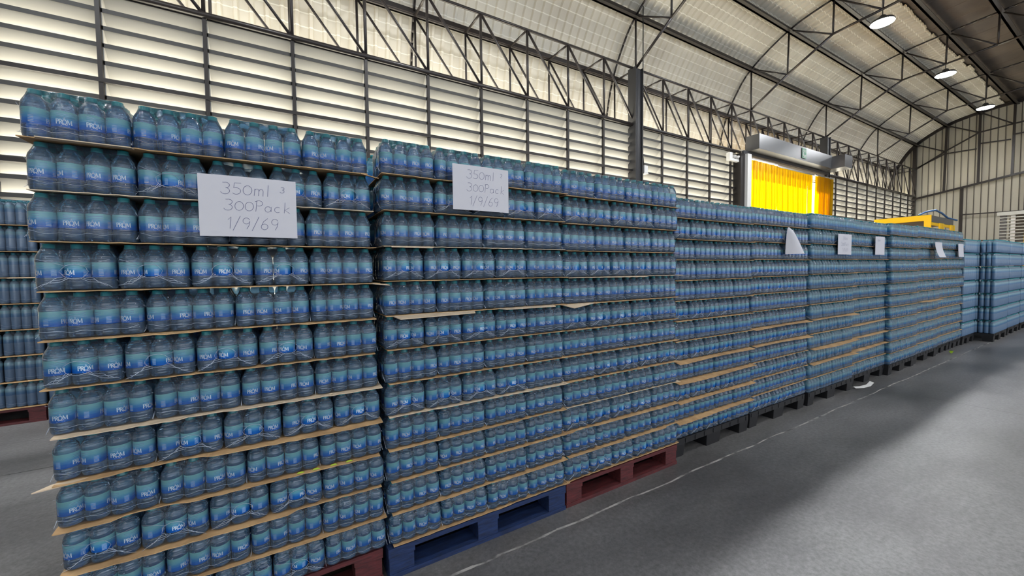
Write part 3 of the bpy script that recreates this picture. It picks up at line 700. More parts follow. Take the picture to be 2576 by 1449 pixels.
def label_print(mb, cx=0, cy=0, a0=0.0, detail=True):
    rr = 0.0300
    for base in (0.0, PI):
        fn = lambda u, v: (cx + rr * math.cos(a0 + base + u / rr), cy + rr * math.sin(a0 + base + u / rr), v)
        x = -0.0195; h = 0.0136
        for ch in 'PROM':
            for st, wd in PRLET[ch]: ribbon(mb, [(x + h * px, 0.0465 + h * py) for px, py in st], wd * h * 1.1, fn, 1)
            x += h * PRADV[ch]
        ribbon(mb, [(-0.008, 0.0415), (0.010, 0.0415)], 0.0012, fn, 1)
        # pale nutrition panel between the two logos and thin wave lines
        for k in range(5): ribbon(mb, [(0.036 + 0.004 * j, 0.044 + 0.0042 * k) for j in range(4)], 0.0022, fn, 2)
        for k in range(3): ribbon(mb, [(-0.018 + 0.006 * j, 0.066 + 0.005 * k + 0.0012 * math.sin(j * 0.9 + k)) for j in range(8)], 0.0009, fn, 2)

def bottle_meshes():
    body = MB().lathe(prof, 20, H=BH).mesh('bottle', ['bottle'], True)
    lb = MB().lathe(proflab, 24, H=BH, capb=False, capt=False); label_print(lb); lab = lb.mesh('label', ['label', 'print', 'print2'], True)
    cp = MB().lathe(profcap, 18, H=BH).mesh('cap', ['cap'], True)
    full = MB().lathe(prof, 14, H=BH, mi=0); full.lathe(proflab, 16, H=BH, mi=1, capb=False, capt=False); full.lathe(profcap, 10, H=BH, mi=2)
    return body, lab, cp, full.mesh('bottle', ['bottle', 'label', 'cap'], True)
B_BODY, B_LAB, B_CAP, B_FULL = bottle_meshes()

def film_mesh(nx, ny, p, H, seed, hole=True, cseg=8):
    """shrink film around nx by ny bottles; x ends are open-eyed"""
    rr = random.Random(seed); R = p / 2 + 0.0006
    hx, hy = nx * p / 2, ny * p / 2
    per = []   # (x, y, outward normal)
    def side(n, f):
        for i in range(n * cseg):
            t = (i + 0.5) / cseg; d = 0.0042 * (1 - abs(math.sin(PI * t))) ** 1.3
            u = t * p - n * p / 2
            if abs(u) > n * p / 2 - R * 0.95: continue
            per.append(f(u, d))
    cr = R
    def corner(cx, cy, a0):
        for k in range(1, 6): a = a0 + PI / 2 * k / 6; per.append((cx + cr * math.cos(a), cy + cr * math.sin(a), math.cos(a), math.sin(a), -1))
    side(nx, lambda u, d: (u, -hy + d, 0, -1, 0)); corner(hx - cr, -hy + cr, -PI / 2)
    side(ny, lambda u, d: (hx - d, u, 1, 0, 1)); corner(hx - cr, hy - cr, 0)
    side(nx, lambda u, d: (-u, hy - d, 0, 1, 2)); corner(-hx + cr, hy - cr, PI / 2)
    side(ny, lambda u, d: (-hx + d, -u, -1, 0, 3)); corner(-hx + cr, -hy + cr, PI)
    q = H / BH
    rings = [(0.0, 0.012), (0.004, 0.003), (0.012, 0.0004), (0.025, 0.0), (0.034, 0), (0.042, 0), (0.05, 0), (0.058, 0), (0.066, 0), (0.074, 0), (0.084, 0), (0.097, 0.0004), (0.106, 0.003), (0.115, 0.0075), (0.124, 0.012), (0.133, 0.0155), (0.1395, 0.018), (0.142, 0.024)]
    N = len(per); vs = []
    for z, ins in rings:
        for (x, y, nx_, ny_, s_) in per:
            j = rr.uniform(-0.0005, 0.0005)
            vs.append((x - nx_ * (ins + j), y - ny_ * (ins + j), z * q))
    fs = []; zc = 0.056; cen = {1: rr.uniform(-0.012, 0.012), 3: rr.uniform(-0.012, 0.012)}
    for i in range(len(rings) - 1):
        for k in range(N):
            a = per[k]; zz = (rings[i][0] + rings[i + 1][0]) / 2
            if hole and a[4] in (1, 3) and ((a[1] - cen[a[4]]) / 0.030) ** 2 + ((zz - zc) / 0.021) ** 2 < 1: continue
            fs.append((i * N + k, i * N + (k + 1) % N, (i + 1) * N + (k + 1) % N, (i + 1) * N + k))
    fs.append(tuple((len(rings) - 1) * N + k for k in range(N)))
    mb = MB(); mb.add(vs, fs, 0)
    # overlap seam line low on the long sides, sagging between bottles
    for sy in (-1, 1):
        pts = []
        for i in range(nx * 6 + 1):
            t = i / 6; u = t * p - hx
            if abs(u) > hx - 0.01: continue
            e = abs(u) / hx
            pts.append((u, sy * (hy + 0.0009 - 0.0042 * (1 - abs(math.sin(PI * t))) ** 1.3), (0.021 + 0.0025 * math.sin(PI * 2 * t) + 0.010 * e ** 5 + rr.uniform(-0.0006, 0.0006)) * q))
        mb.tube(pts, 0.00045, 3, 1)
    if hole:
        for sd, sx in ((1, 1), (3, -1)):
            c = cen[sd]; pts = []
            for i in range(20):
                a = 2 * PI * i / 20; pts.append((sx * (hx + 0.0008 - 0.001 * rr.random()), c + 0.031 * math.cos(a) * (1 + 0.08 * rr.uniform(-1, 1)), (zc + 0.022 * math.sin(a)) * q))
            mb.tube(pts, 0.0005, 3, 1, closed=True)
            for s2 in (-1, 1):   # gathered creases running to the corners
                for k in range(3):
                    y0, z0 = c + s2 * (0.012 + 0.007 * k), 0.036 + 0.003 * k; y1, z1 = s2 * (hy - 0.006 - 0.012 * k), 0.008 + 0.006 * k
                    pts = [(sx * (hx + 0.001), y0 + (y1 - y0) * f, (z0 + (z1 - z0) * f + 0.004 * math.sin(f * 7 + k + seed)) * q) for f in (0, 0.25, 0.5, 0.75, 1)]
                    mb.tube(pts, 0.0006, 3, 1)
                y0, z0 = c + s2 * 0.018, 0.073; y1, z1 = s2 * (hy - 0.01), 0.094
                mb.tube([(sx * (hx + 0.0008), y0 + (y1 - y0) * f, (z0 + (z1 - z0) * f) * q) for f in (0, 0.5, 1)], 0.00035, 3, 1)
    return mb.mesh('shrink_wrap', ['film', 'filmedge'], True)
FILM = [film_mesh(4, 3, BP, BH, s_) for s_ in range(6)]
# whole-pack mesh for small views
def pack_mesh(nx, ny, p, prf, H, seg, matn, film=True):
    mb = MB()
    for i in range(nx):
        for j in range(ny): mb.lathe(prf, seg, (i - (nx - 1) / 2) * p, (j - (ny - 1) / 2) * p, 0, 0, H=H)
    return mb
farprof = [(0.026, 0.001), (0.0300, 0.010), (0.0300, 0.094), (0.0265, 0.108), (0.017, 0.1215), (0.0130, 0.127), (0.0148, 0.128), (0.0148, 0.1395)]
def add_mesh(mb, me, mi0):
    n = len(mb.v); mb.v += [tuple(v.co) for v in me.vertices]; mb.uv += [(0, 0)] * len(me.vertices)
    for p_ in me.polygons: mb.f.append(tuple(n + i for i in p_.vertices)); mb.m.append(mi0 + p_.material_index)
    return mb
FILM_LO = [film_mesh(4, 3, BP, BH, 40 + s_, cseg=3) for s_ in range(2)]
PACK_S = [add_mesh(pack_mesh(4, 3, BP, farprof, BH, 10, 'farbottle'), f_, 1).mesh('water_pack', ['farbottle', 'film', 'filmedge'], True) for f_ in FILM_LO]

# stack table: name words, x0, front y, nb bottles across, top-row base z, pallet, deck z, label words
STK = [
 dict(x0=-0.658, y=1.75, nb=16, ztop=1.800, base=0.150, w='stack with note 3', d=1.2, pal='redwood', lx=0.035),
 dict(x0=0.384, y=1.75, nb=16, ztop=1.812, base=0.147, w='stack on blue pallet', d=1.2, pal='bluewood', lx=0.0),
 dict(x0=1.389, y=1.755, nb=16, ztop=1.805, base=0.150, w='stack on bright-red pallet', d=1.2, pal='redwood', lx=0.0),
 dict(x0=2.400, y=1.79, nb=16, ztop=1.745, base=0.135, w='stack on first black pallet', d=1.2, pal='black', lx=0.0),
 dict(x0=3.420, y=1.80, nb=16, ztop=1.755, base=0.135, w='stack on second black pallet', d=1.2, pal='black', lx=0.0),
 dict(x0=4.450, y=1.79, nb=17, ztop=1.765, base=0.135, w='stack on third black pallet', d=1.2, pal='black', lx=0.0),
 dict(x0=5.515, y=1.825, nb=17, ztop=1.770, base=0.135, w='stack on fourth black pallet', d=1.2, pal='black', lx=0.0),
 dict(x0=6.560, y=1.78, nb=16, ztop=1.775, base=0.135, w='stack on fifth black pallet', d=1.2, pal='black', lx=0.0),
 dict(x0=7.590, y=1.80, nb=17, ztop=1.790, base=0.135, w='stack on sixth black pallet', d=1.2, pal='black', lx=0.0),
 dict(x0=8.700, y=1.82, nb=22, ztop=1.800, base=0.135, w='stack on seventh black pallet', d=1.2, pal='black', lx=0.0),
]
PAT = ['A', 'B4', 'A', 'B3', 'A', 'B3', 'A', 'B4', 'A', 'B3', 'A', 'B3']     # from the top layer down
def row_pack(kind, nb, si, k):
    """list of (width in bottles, orientation) across the front"""
    if si >= 1 and kind != 'A': kind = rnd.choice(['B3', 'B3', 'B4', 'A'])
    if si >= 1 and kind == 'A' and rnd.random() < 0.12: kind = 'B3'
    if kind == 'A': r = [4] * (nb // 4)
    else:
        r = [3] * ((nb - 4) // 3); r = [4] + r if kind == 'B4' else r + [4]
    rem = nb - sum(r)
    return r, rem
NLAY = 12
rest = []          # (x, y, z, rot, sz, seg) low-detail packs joined into one object
n_ind = 0
SPLIT_LAB = {}
def make_pack(x, y, z, wide, sz, lab, group, level, full_depth):
    """level 2: bottles with label and cap; 1: bottles; 0: one mesh"""
    rot = 0.0 if wide == 4 else PI / 2
    rz = rot + rnd.choice((0, PI)) + rnd.uniform(-0.003, 0.003)
    if level == 0:
        o = link('water_pack', PACK_S[rnd.randrange(2)], None, (x, y, z), rz, (1, 1, sz)); tag(o, lab, 'bottle pack', group); return
    t = empty('water_pack', (x, y, z), lab, 'bottle pack', group, rz=rz); t.scale = (1, 1, sz)
    link('shrink_wrap', FILM[rnd.randrange(len(FILM))], t)
    # bottle grid in local coordinates; depth row counted from the front (world -Y)
    c, s_ = math.cos(rz), math.sin(rz)
    nd_ = 3 if wide == 4 else 4
    for i in range(4):
        for j in range(3):
            lx, ly = (i - 1.5) * BP, (j - 1) * BP
            wy = lx * s_ + ly * c
            dr = int(round((wy + nd_ * BP / 2) / BP - 0.5))
            if not full_depth and dr > 1: continue
            a = rnd.uniform(0, 2 * PI)
            if level == 2 and dr == 0:
                b_ = link('bottle', B_BODY, t, (lx, ly, 0), a); link('label', B_LAB, b_); link('cap', B_CAP, b_)
            else: link('bottle', B_FULL, t, (lx, ly, 0), a)

for si, st in enumerate(STK):
    z0, z1 = st['base'] + 0.004, st['ztop']
    c2 = 0.0006 if si < 3 else 0.0003
    c1 = ((z1 - z0) - c2 * 121) / 11
    zs = [z0 + c1 * k + c2 * k * k for k in range(12)] + [z1 + c1 + c2 * 23]
    st['zs'] = zs
    for k in range(NLAY):
        top = NLAY - 1 - k          # 0 = top layer
        pitch = zs[k + 1] - zs[k]; sz = (pitch - 0.0085) / BH
        row, rem = row_pack(PAT[top], st['nb'], si, k)
        lean = -st['lx'] * k / 11.0 + st['lx'] * 0.5 * 0
        xj = rnd.uniform(-0.003, 0.003) + (st['lx'] - st['lx'] * k / 11.0) * 1.0
        yj = rnd.uniform(-0.006, 0.010)
        slack = rem * BP; gaps = len(row) - 1; g = 0.0025 + slack / max(gaps, 1) * (0.5 if si else 0)
        x = st['x0'] + xj
        for q, wd in enumerate(row):
            wpx = wd * BP
            px = x + wpx / 2; dep = (3 if wd == 4 else 4) * BP; py = st['y'] + yj + dep / 2 + rnd.uniform(-0.003, 0.003)
            x += wpx + (g if rem else 0.0028)
            lab = '%s-bottle-wide blue water pack, %s along in the %s layer down, %s' % ({3: 'three', 4: 'four'}[wd], ORD[q], ORD[top], st['w'])
            lab = lab.replace('blue water pack', 'water pack')
            grp = 'small water packs in the ' + st['w'].replace('stack', 'stack')
            level = 2 if si < 3 else (1 if si < 5 else 0)
            if n_ind < 300 and (si < 5 or top < 8):
                make_pack(px, py, zs[k], wd, sz, lab, grp, level, full_depth=(top == 0 or q == 0)); n_ind += 1
            else: rest.append((px, py, zs[k], 0.0 if wd == 4 else PI / 2, sz, 10))
        # packs behind the front row: filled to the stack depth at both flanks, the back and right under the top
        st['xend'] = x
        X0 = st['x0'] + xj; W = st['nb'] * BP
        y = st['y'] + yj + 4 * BP + 0.012
        while y + 3 * BP < st['y'] + 1.2:
            last = y + 6 * BP + 0.01 >= st['y'] + 1.2
            ncol = int(W / (4 * BP)); 
            for cidx in range(ncol):
                if top == 0 or cidx == 0 or cidx == ncol - 1 or last:
                    rest.append((X0 + (cidx + 0.5) * W / ncol, y + 1.5 * BP, zs[k], 0.0, sz, 8 if (cidx == 0 or top == 0) else 6))
            y += 3 * BP + 0.003

# remaining packs as one object
def rest_object():
    V = []; F = []; uv = []
    cache = {}
    tot = 0
    for seg in (6, 8, 10):
        items = [r for r in rest if r[5] == seg]
        if not items: continue
        pr = farprof if seg > 6 else [farprof[0], farprof[2], farprof[3], farprof[5], farprof[7]]
        mb = pack_mesh(4, 3, BP, pr, BH, seg, '')
        if seg == 10: add_mesh(mb, FILM_LO[0], 1)
        else: mb.m = [3] * len(mb.m)
        v = np.array(mb.v); u = np.array(mb.uv)
        quads = np.array([f for f in mb.f if len(f) == 4]); caps = [f for f in mb.f if len(f) != 4]
        qm = np.array([k for f, k in zip(mb.f, mb.m) if len(f) == 4]); cm = np.array([k for f, k in zip(mb.f, mb.m) if len(f) != 4])
        for (x, y, z, rot, sz, _) in items:
            c, s_ = math.cos(rot), math.sin(rot)
            w_ = np.stack([v[:, 0] * c - v[:, 1] * s_ + x, v[:, 0] * s_ + v[:, 1] * c + y, v[:, 2] * sz + z], 1)
            V.append(w_); uv.append(u); F.append((tot, quads, caps, qm, cm)); tot += len(v)
    V = np.concatenate(V); U = np.concatenate(uv)
    loops = []; lens = []; mats_ = []
    for off, q, caps, qm, cm in F:
        loops.append((q + off).ravel()); lens.append(np.full(len(q), 4)); mats_.append(qm)
        loops.append(np.array([i for c_ in caps for i in c_]) + off); lens.append(np.array([len(c_) for c_ in caps])); mats_.append(cm)
    loops = np.concatenate(loops).astype(np.int32); lens = np.concatenate(lens).astype(np.int32)
    me = bpy.data.meshes.new('water_pack')
    me.vertices.add(len(V)); me.vertices.foreach_set('co', V.astype(np.float32).ravel())
    me.loops.add(len(loops)); me.loops.foreach_set('vertex_index', loops)
    me.polygons.add(len(lens)); st_ = np.zeros(len(lens), dtype=np.int32); st_[1:] = np.cumsum(lens)[:-1]
    me.polygons.foreach_set('loop_start', st_); me.polygons.foreach_set('loop_total', lens)
    me.polygons.foreach_set('use_smooth', np.full(len(lens), True))
    uvl = me.uv_layers.new(name='UVMap'); uvl.data.foreach_set('uv', U[loops].astype(np.float32).ravel())
    me.polygons.foreach_set('material_index', np.concatenate(mats_).astype(np.int32))
    for k_ in ('farbottle', 'film', 'filmedge', 'rearbottle'): me.materials.append(M[k_])
    me.update(calc_edges=True)
    o = link('water_pack', me); tag(o, 'remaining small water packs filling the long row of stacks', 'bottle pack', None, 'stuff')
    print('rest packs', len(rest), 'verts', len(V))
rest_object()

# cardboard sheets between the layers
for si, st in enumerate(STK):
    W = st['nb'] * BP + (0.01 if si else 0)
    for k in range(0, NLAY):
        top = NLAY - 1 - k
        if k == 0 and si not in (1, 2): continue
        nseg = 30; x0 = st['x0'] + rnd.uniform(0.0, 0.016) + (st['lx'] * (11 - k) / 11); x1 = x0 + W + rnd.uniform(-0.012, 0.02)
        yf = st['y'] - 0.004; z = st['zs'][k] - 0.0045
        out = rnd.choice([0.0, 0.002, 0.005, 0.009, 0.015]) if k < 9 else rnd.choice([0.0, 0.003])
        if si >= 3: out = 0.035 if (si, k) in ((3, 1), (3, 2), (3, 3), (3, 4), (4, 4), (4, 5), (5, 2), (5, 3), (5, 5), (6, 2), (6, 3), (6, 4), (8, 5)) else rnd.choice([0.0, 0.002, 0.004])
        ph = rnd.uniform(0, 6); vs = []; ys = []
        tear0 = rnd.uniform(0, 1); tw = rnd.uniform(0.1, 0.4)
        for i in range(nseg + 1):
            f = i / nseg; e = out * (0.85 + 0.15 * math.sin(ph + 3 * f)) + rnd.uniform(-0.0015, 0.0015)
            if abs(f - tear0) < tw / 2 and out < 0.03: e = rnd.uniform(-0.006, 0.0)
            droop = 0.0008 + max(0, e) * (0.18 + 0.15 * math.sin(ph * 2 + 5 * f))
            ys.append((x0 + (x1 - x0) * f, yf - e, z - droop + 0.001 * math.sin(2 * PI * (x1 - x0) * f / BP)))
        mb = MB(); vs = []
        for (x, y, zz) in ys: vs += [(x, y, zz), (x, yf + 0.02, z), (x, yf + 1.19, z), (x, y, zz + 0.003), (x, yf + 0.02, z + 0.003), (x, yf + 1.19, z + 0.003)]
        fs = []
        for i in range(nseg):
            a = 6 * i; b_ = 6 * (i + 1)
            fs += [(a, a + 1, b_ + 1, b_), (a + 1, a + 2, b_ + 2, b_ + 1), (a + 3, b_ + 3, b_ + 4, a + 4), (a + 4, b_ + 4, b_ + 5, a + 5), (a, b_, b_ + 3, a + 3), (a + 2, a + 5, b_ + 5, b_ + 2)]
        fs += [(0, 3, 4, 1), (1, 4, 5, 2)]; a = 6 * nseg; fs += [(a, a + 1, a + 4, a + 3), (a + 1, a + 2, a + 5, a + 4)]
        mb.add(vs, fs)
        o = mb.build('cardboard_sheet', 'cardlight' if (si + k) % 5 == 0 and si < 3 else 'card')
        tag(o, 'kraft cardboard sheet under the %s layer down, %s' % (ORD[top], st['w']), 'cardboard', 'cardboard layer sheets')
# loose flaps sticking out of stacks
def flap(pts, th, mt, lab):
    mb = MB(); n = len(pts); mb.add([(x, y, z) for x, y, z in pts] + [(x, y, z + th) for x, y, z in pts], [tuple(range(n))[::-1], tuple(range(n, 2 * n))] + [(i, (i + 1) % n, (i + 1) % n + n, i + n) for i in range(n)])
    return tag(mb.build('cardboard_flap', mt), lab, 'cardboard', 'loose cardboard flaps')
Z0 = STK[0]['zs']; Z1 = STK[1]['zs']; Z2 = STK[2]['zs']
flap([(-0.62, 1.755, Z0[11] - 0.006), (-0.61, 1.72, Z0[11] - 0.008), (-0.40, 1.72, Z0[11] - 0.010), (-0.40, 1.76, Z0[11] - 0.006)], 0.003, 'cardlight', 'torn pale cardboard flap under the top layer of the stack with note 3')
flap([(0.30, 1.76, Z0[11] - 0.004), (0.30, 1.72, Z0[11] - 0.012), (0.375, 1.74, Z0[11] - 0.020), (0.37, 1.80, Z0[11] - 0.006)], 0.003, 'card', 'bent cardboard corner at the gap beside the top of the stack on blue pallet')
flap([(0.42, 1.75, Z1[9] - 0.006), (0.42, 1.73, Z1[9] - 0.010), (0.60, 1.72, Z1[9] - 0.012), (0.62, 1.75, Z1[9] - 0.006)], 0.004, 'cardlight', 'pale printed cardboard strip near the top of the stack on blue pallet')
flap([(0.42, 1.75, Z1[7] - 0.006), (0.44, 1.69, Z1[7] - 0.016), (0.80, 1.70, Z1[7] - 0.012), (0.82, 1.75, Z1[7] - 0.006)], 0.003, 'cardlight', 'long pale cardboard flap halfway up the stack on blue pallet')
flap([(0.95, 1.75, Z1[7] - 0.004), (0.97, 1.70, Z1[7] - 0.006), (1.28, 1.70, Z1[7] - 0.008), (1.30, 1.75, Z1[7] - 0.004)], 0.003, 'cardlight', 'second pale cardboard flap halfway up the stack on blue pallet')
flap([(1.36, 1.76, Z2[7] - 0.004), (1.41, 1.70, Z2[7] - 0.022), (1.60, 1.745, Z2[7] - 0.006), (1.60, 1.76, Z2[7] - 0.004)], 0.003, 'cardlight', 'pale pointed cardboard flap on the stack on bright-red pallet')
flap([(0.33, 1.76, Z0[8] - 0.004), (0.34, 1.74, Z0[8] - 0.006), (0.41, 1.74, Z0[8] - 0.014), (0.40, 1.76, Z0[8] - 0.010)], 0.003, 'cardlight', 'thin cardboard end sticking into the gap beside the stack with note 3')
flap([(-0.63, 1.755, Z0[4] - 0.004), (-0.67, 1.74, Z0[4] - 0.014), (-0.58, 1.735, Z0[4] - 0.006), (-0.55, 1.755, Z0[4] - 0.004)], 0.003, 'cardlight', 'pale cardboard corner low on the outer edge of the stack with note 3')

# ---------------------------------------------------------------- paper notes
def note(x0, z0, wd, ht, y, lines, label, bend=0.0, tilt=0.0, small=None, curl=None):
    t = empty('paper_note', (x0, y, z0), label, 'paper note', 'handwritten notes on the stacks'); t.rotation_euler = (0, tilt, 0)
    def fn(u, v, off=0.0):
        yy = -0.006 * math.sin(u / wd * PI) - bend * (1 - v / ht) ** 2
        xx = u
        if curl:
            f = v / ht; wdt = 0.12 + 0.88 * (1 - f) ** 0.8
            xx = wd * 0.35 + (u - wd * 0.35) * wdt; yy -= curl * (math.sin(PI * min(1, u / wd * 0.8)) * (1 - f) ** 0.6)
        return (xx, yy - off, v)
    mb = MB(); nx, nz = 10, 8; vs = [fn(wd * i / nx, ht * j / nz) for j in range(nz + 1) for i in range(nx + 1)]
    vs2 = [(a, b_ + 0.0006, c) for a, b_, c in vs]; N = len(vs)
    fs = [(j * (nx + 1) + i, j * (nx + 1) + i + 1, (j + 1) * (nx + 1) + i + 1, (j + 1) * (nx + 1) + i) for j in range(nz) for i in range(nx)]
    mb.add(vs + vs2, fs + [tuple(N + q for q in f[::-1]) for f in fs]); mb.build('sheet', 'paper', t, smooth=True)
    if lines:
        mb = MB(); f2 = lambda u, v: fn(u, v, 0.0008)
        for (txt, x, y_, h) in lines: write(mb, txt, x, y_, h, 0.0015, f2)
        mb.build('handwriting', 'ink', t)
note(-0.235, 1.515, 0.297, 0.215, 1.722, [('350ml', 0.065, 0.150, 0.042), ('3', 0.245, 0.168, 0.022), ('300Pack', 0.072, 0.093, 0.040), ('1/9/69', 0.075, 0.028, 0.042)], 'white handwritten 350ml 300Pack note on the dark-red-pallet stack, the largest note in view')
note(0.705, 1.672, 0.300, 0.212, 1.722, [('350ml', 0.070, 0.150, 0.042), ('2', 0.250, 0.170, 0.020), ('300Pack', 0.070, 0.090, 0.040), ('1/9/69', 0.078, 0.026, 0.042)], 'white handwritten 350ml 300Pack note taped near the top of the blue-pallet stack')
note(3.88, 1.50, 0.19, 0.24, 1.775, None, 'curled white paper folding forward on the second black-pallet stack', bend=0.01, curl=0.09)
note(4.95, 1.51, 0.33, 0.212, 1.765, [('350ml', 0.10, 0.150, 0.034), ('300Pack', 0.06, 0.09, 0.036), ('1/9/69', 0.09, 0.03, 0.036)], 'flat white note with dark writing on the third black-pallet stack')
note(6.06, 1.52, 0.29, 0.215, 1.80, [('350ml', 0.05, 0.160, 0.022)], 'narrow-looking white note on the fourth black-pallet stack', bend=0.0)
note(8.10, 1.50, 0.33, 0.22, 1.75, None, 'bulging white paper on the sixth black-pallet stack', bend=0.05)
note(9.50, 1.52, 0.31, 0.212, 1.79, None, 'flat greyish note near the end of the long row of stacks', bend=0.01)

# ---------------------------------------------------------------- pallets
def wood_pallet(x, y, w_, d, h, mt, label):
    t = empty('pallet', (x, y, 0), label, 'pallet')
    bt = 0.022
    for i in range(7):
        bw = 0.12; yy = i * (d - bw) / 6
        mb = MB(); mb.box(0, w_, yy, yy + bw, h - bt, h - 0.001); mb.build('deck_board', mt, t)
    for i in range(3):
        xx = (0.0, w_ / 2 - 0.06, w_ - 0.12)[i]
        mb = MB(); mb.box(xx, xx + 0.12, 0, d, h - 2 * bt, h - bt); mb.build('stringer_board', mt, t)
        for j in range(3):
            yy = (0.0, d / 2 - 0.06, d - 0.12)[j]
            mb = MB(); mb.box(xx + 0.004, xx + 0.116, yy + 0.004, yy + 0.116, bt, h - 2 * bt); mb.build('block', mt, t)
    for j in range(3):
        yy = (0.0, d / 2 - 0.06, d - 0.12)[j]
        mb = MB(); mb.box(0, w_, yy, yy + 0.12, 0.0, bt); mb.build('bottom_board', mt, t)
    return t
def plastic_pallet(x, y, w_, d, h, label):
    t = empty('pallet', (x, y, 0), label, 'pallet', 'black plastic pallets under the long row')
    mb = MB(); mb.box(0, w_, 0, d, h - 0.045, h - 0.001)
    for k in range(9): mb.box(0.02 + k * (w_ - 0.06) / 8, 0.04 + k * (w_ - 0.06) / 8, -0.004, 0.0, h - 0.04, h - 0.008)
    mb.build('deck', 'blackplastic', t)
    for xx, fw in ((0.0, 0.13), (w_ / 2 - 0.09, 0.18), (w_ - 0.13, 0.13)):
        for yy in (0.0, d / 2 - 0.07, d - 0.14):
            mb = MB(); a = 0.008
            mb.add([(xx + a, yy + a, 0), (xx + fw - a, yy + a, 0), (xx + fw - a, yy + 0.14 - a, 0), (xx + a, yy + 0.14 - a, 0), (xx, yy, h - 0.045), (xx + fw, yy, h - 0.045), (xx + fw, yy + 0.14, h - 0.045), (xx, yy + 0.14, h - 0.045)],
                   [(0, 3, 2, 1), (4, 5, 6, 7), (0, 1, 5, 4), (1, 2, 6, 5), (2, 3, 7, 6), (3, 0, 4, 7)])
            mb.build('foot', 'blackplastic', t)
    return t
wood_pallet(-0.655, 1.765, 1.01, 1.2, 0.148, 'redwood', 'dark red wooden pallet under the stack with note 3')
wood_pallet(0.375, 1.745, 1.0, 1.2, 0.142, 'bluewood', 'navy blue wooden pallet under the second stack')
wood_pallet(1.385, 1.750, 0.99, 1.2, 0.142, 'redwood', 'red-brown wooden pallet between the blue one and the black ones')
for i, st in enumerate(STK[3:]):
    W = st['nb'] * BP
    if W > 1.3:
        plastic_pallet(st['x0'] + 0.02, st['y'] + 0.015, 0.66, 1.2, st['base'], 'black plastic pallet, seventh in the black run'); plastic_pallet(st['x0'] + 0.72, st['y'] + 0.015, 0.64, 1.2, st['base'], 'black plastic pallet, eighth in the black run, at its end')
    else: plastic_pallet(st['x0'] + 0.005, st['y'] + 0.012, W - 0.01, 1.2, st['base'], 'black plastic pallet, %s in the black run' % ORD[i])

# ---------------------------------------------------------------- large-bottle packs (back row and far end)
LP = 0.0665; LH = 0.232
bigprof = [(0.028, 0.001), (0.0325, 0.012), (0.0315, 0.06), (0.0325, 0.10), (0.0325, 0.175), (0.029, 0.192), (0.018, 0.210), (0.0135, 0.214), (0.0155, 0.216), (0.0155, 0.231)]
BIGP = pack_mesh(4, 3, LP, bigprof, LH, 12, '').mesh('large_water_pack', ['bigbottle'], True)
BIGFILM = film_mesh(4, 3, LP, LH, 11, hole=False, cseg=4)
BIGB = MB().lathe(bigprof, 16, H=LH).mesh('bottle', ['bigbottle'], True)
def big_pack(x, y, z, rot, lab, grp, parts):
    if not parts:
        return tag(link('large_water_pack', BIGP, None, (x, y, z), rot), lab, 'bottle pack', grp)
    t = empty('large_water_pack', (x, y, z), lab, 'bottle pack', grp, rz=rot)
    link('shrink_wrap', BIGFILM, t)
    for i in range(4):
        for j in range(3): link('bottle', BIGB, t, ((i - 1.5) * LP, (j - 1) * LP, 0), rnd.uniform(0, 6))
    return t
for s_i, (xs, word) in enumerate(((-3.05, 'outer'), (-1.97, 'inner'))):
    for k in range(8):
        for c_ in range(4):
            x = xs + (c_ + 0.5) * 0.267
            if x > -1.6: continue
            if s_i == 0 and c_ < 2: continue
            big_pack(x, 5.5 + 1.5 * LP + 0.01 * ((k * 7 + c_) % 3), 0.158 + 0.2445 * k, 0.0, 'large-bottle pack in the rear stack behind, %s along, %s layer up, %s stack' % (ORD[c_], ORD[k], word), 'large packs in the rear row', True)
        if s_i == 0 and k: pass
        mb = MB(); mb.box(xs, xs + 1.07, 5.48, 6.6, 0.150 + 0.2445 * k, 0.156 + 0.2445 * k)
        tag(mb.build('cardboard_sheet', 'card'), 'cardboard sheet under the %s layer up of the %s rear stack' % (ORD[k], word), 'cardboard', 'cardboard layer sheets')
    wood_pallet(xs, 5.49, 1.07, 1.2, 0.148, 'redwood', 'dark red wooden pallet under the %s rear stack' % word)
mb = MB()
for xs in (-3.05, -1.97):
    for k in range(8):
        for c_ in range(4):
            for d_ in range(5):
                if d_ == 0 and not (xs + (c_ + 0.5) * 0.267 > -1.6 or (xs < -3 and c_ < 2)): continue
                if d_ in (1, 2, 3) and 0 < c_ < 3 and k < 7: continue
                for i in range(4):
                    for j in range(3): mb.lathe(bigprof[1::2], 7, xs + (c_ + 0.5) * 0.267 + (i - 1.5) * LP, 5.5 + 1.5 * LP + 0.21 * d_ + (j - 1) * LP + 0.02, 0.158 + 0.2445 * k, H=LH)
tag(mb.build('large_water_pack', 'bigbottle', smooth=True), 'remaining large-bottle packs filling the two rear stacks', 'bottle pack', None, 'stuff')
FS = [(10.11, 1.81, 3, 'far stack of large packs closest to the long row'), (10.93, 1.59, 4, 'first far stack standing forward'), (12.18, 1.60, 4, 'second far stack standing forward'), (13.42, 1.60, 4, 'third far stack standing forward'), (14.66, 1.60, 4, 'fourth far stack standing forward')]
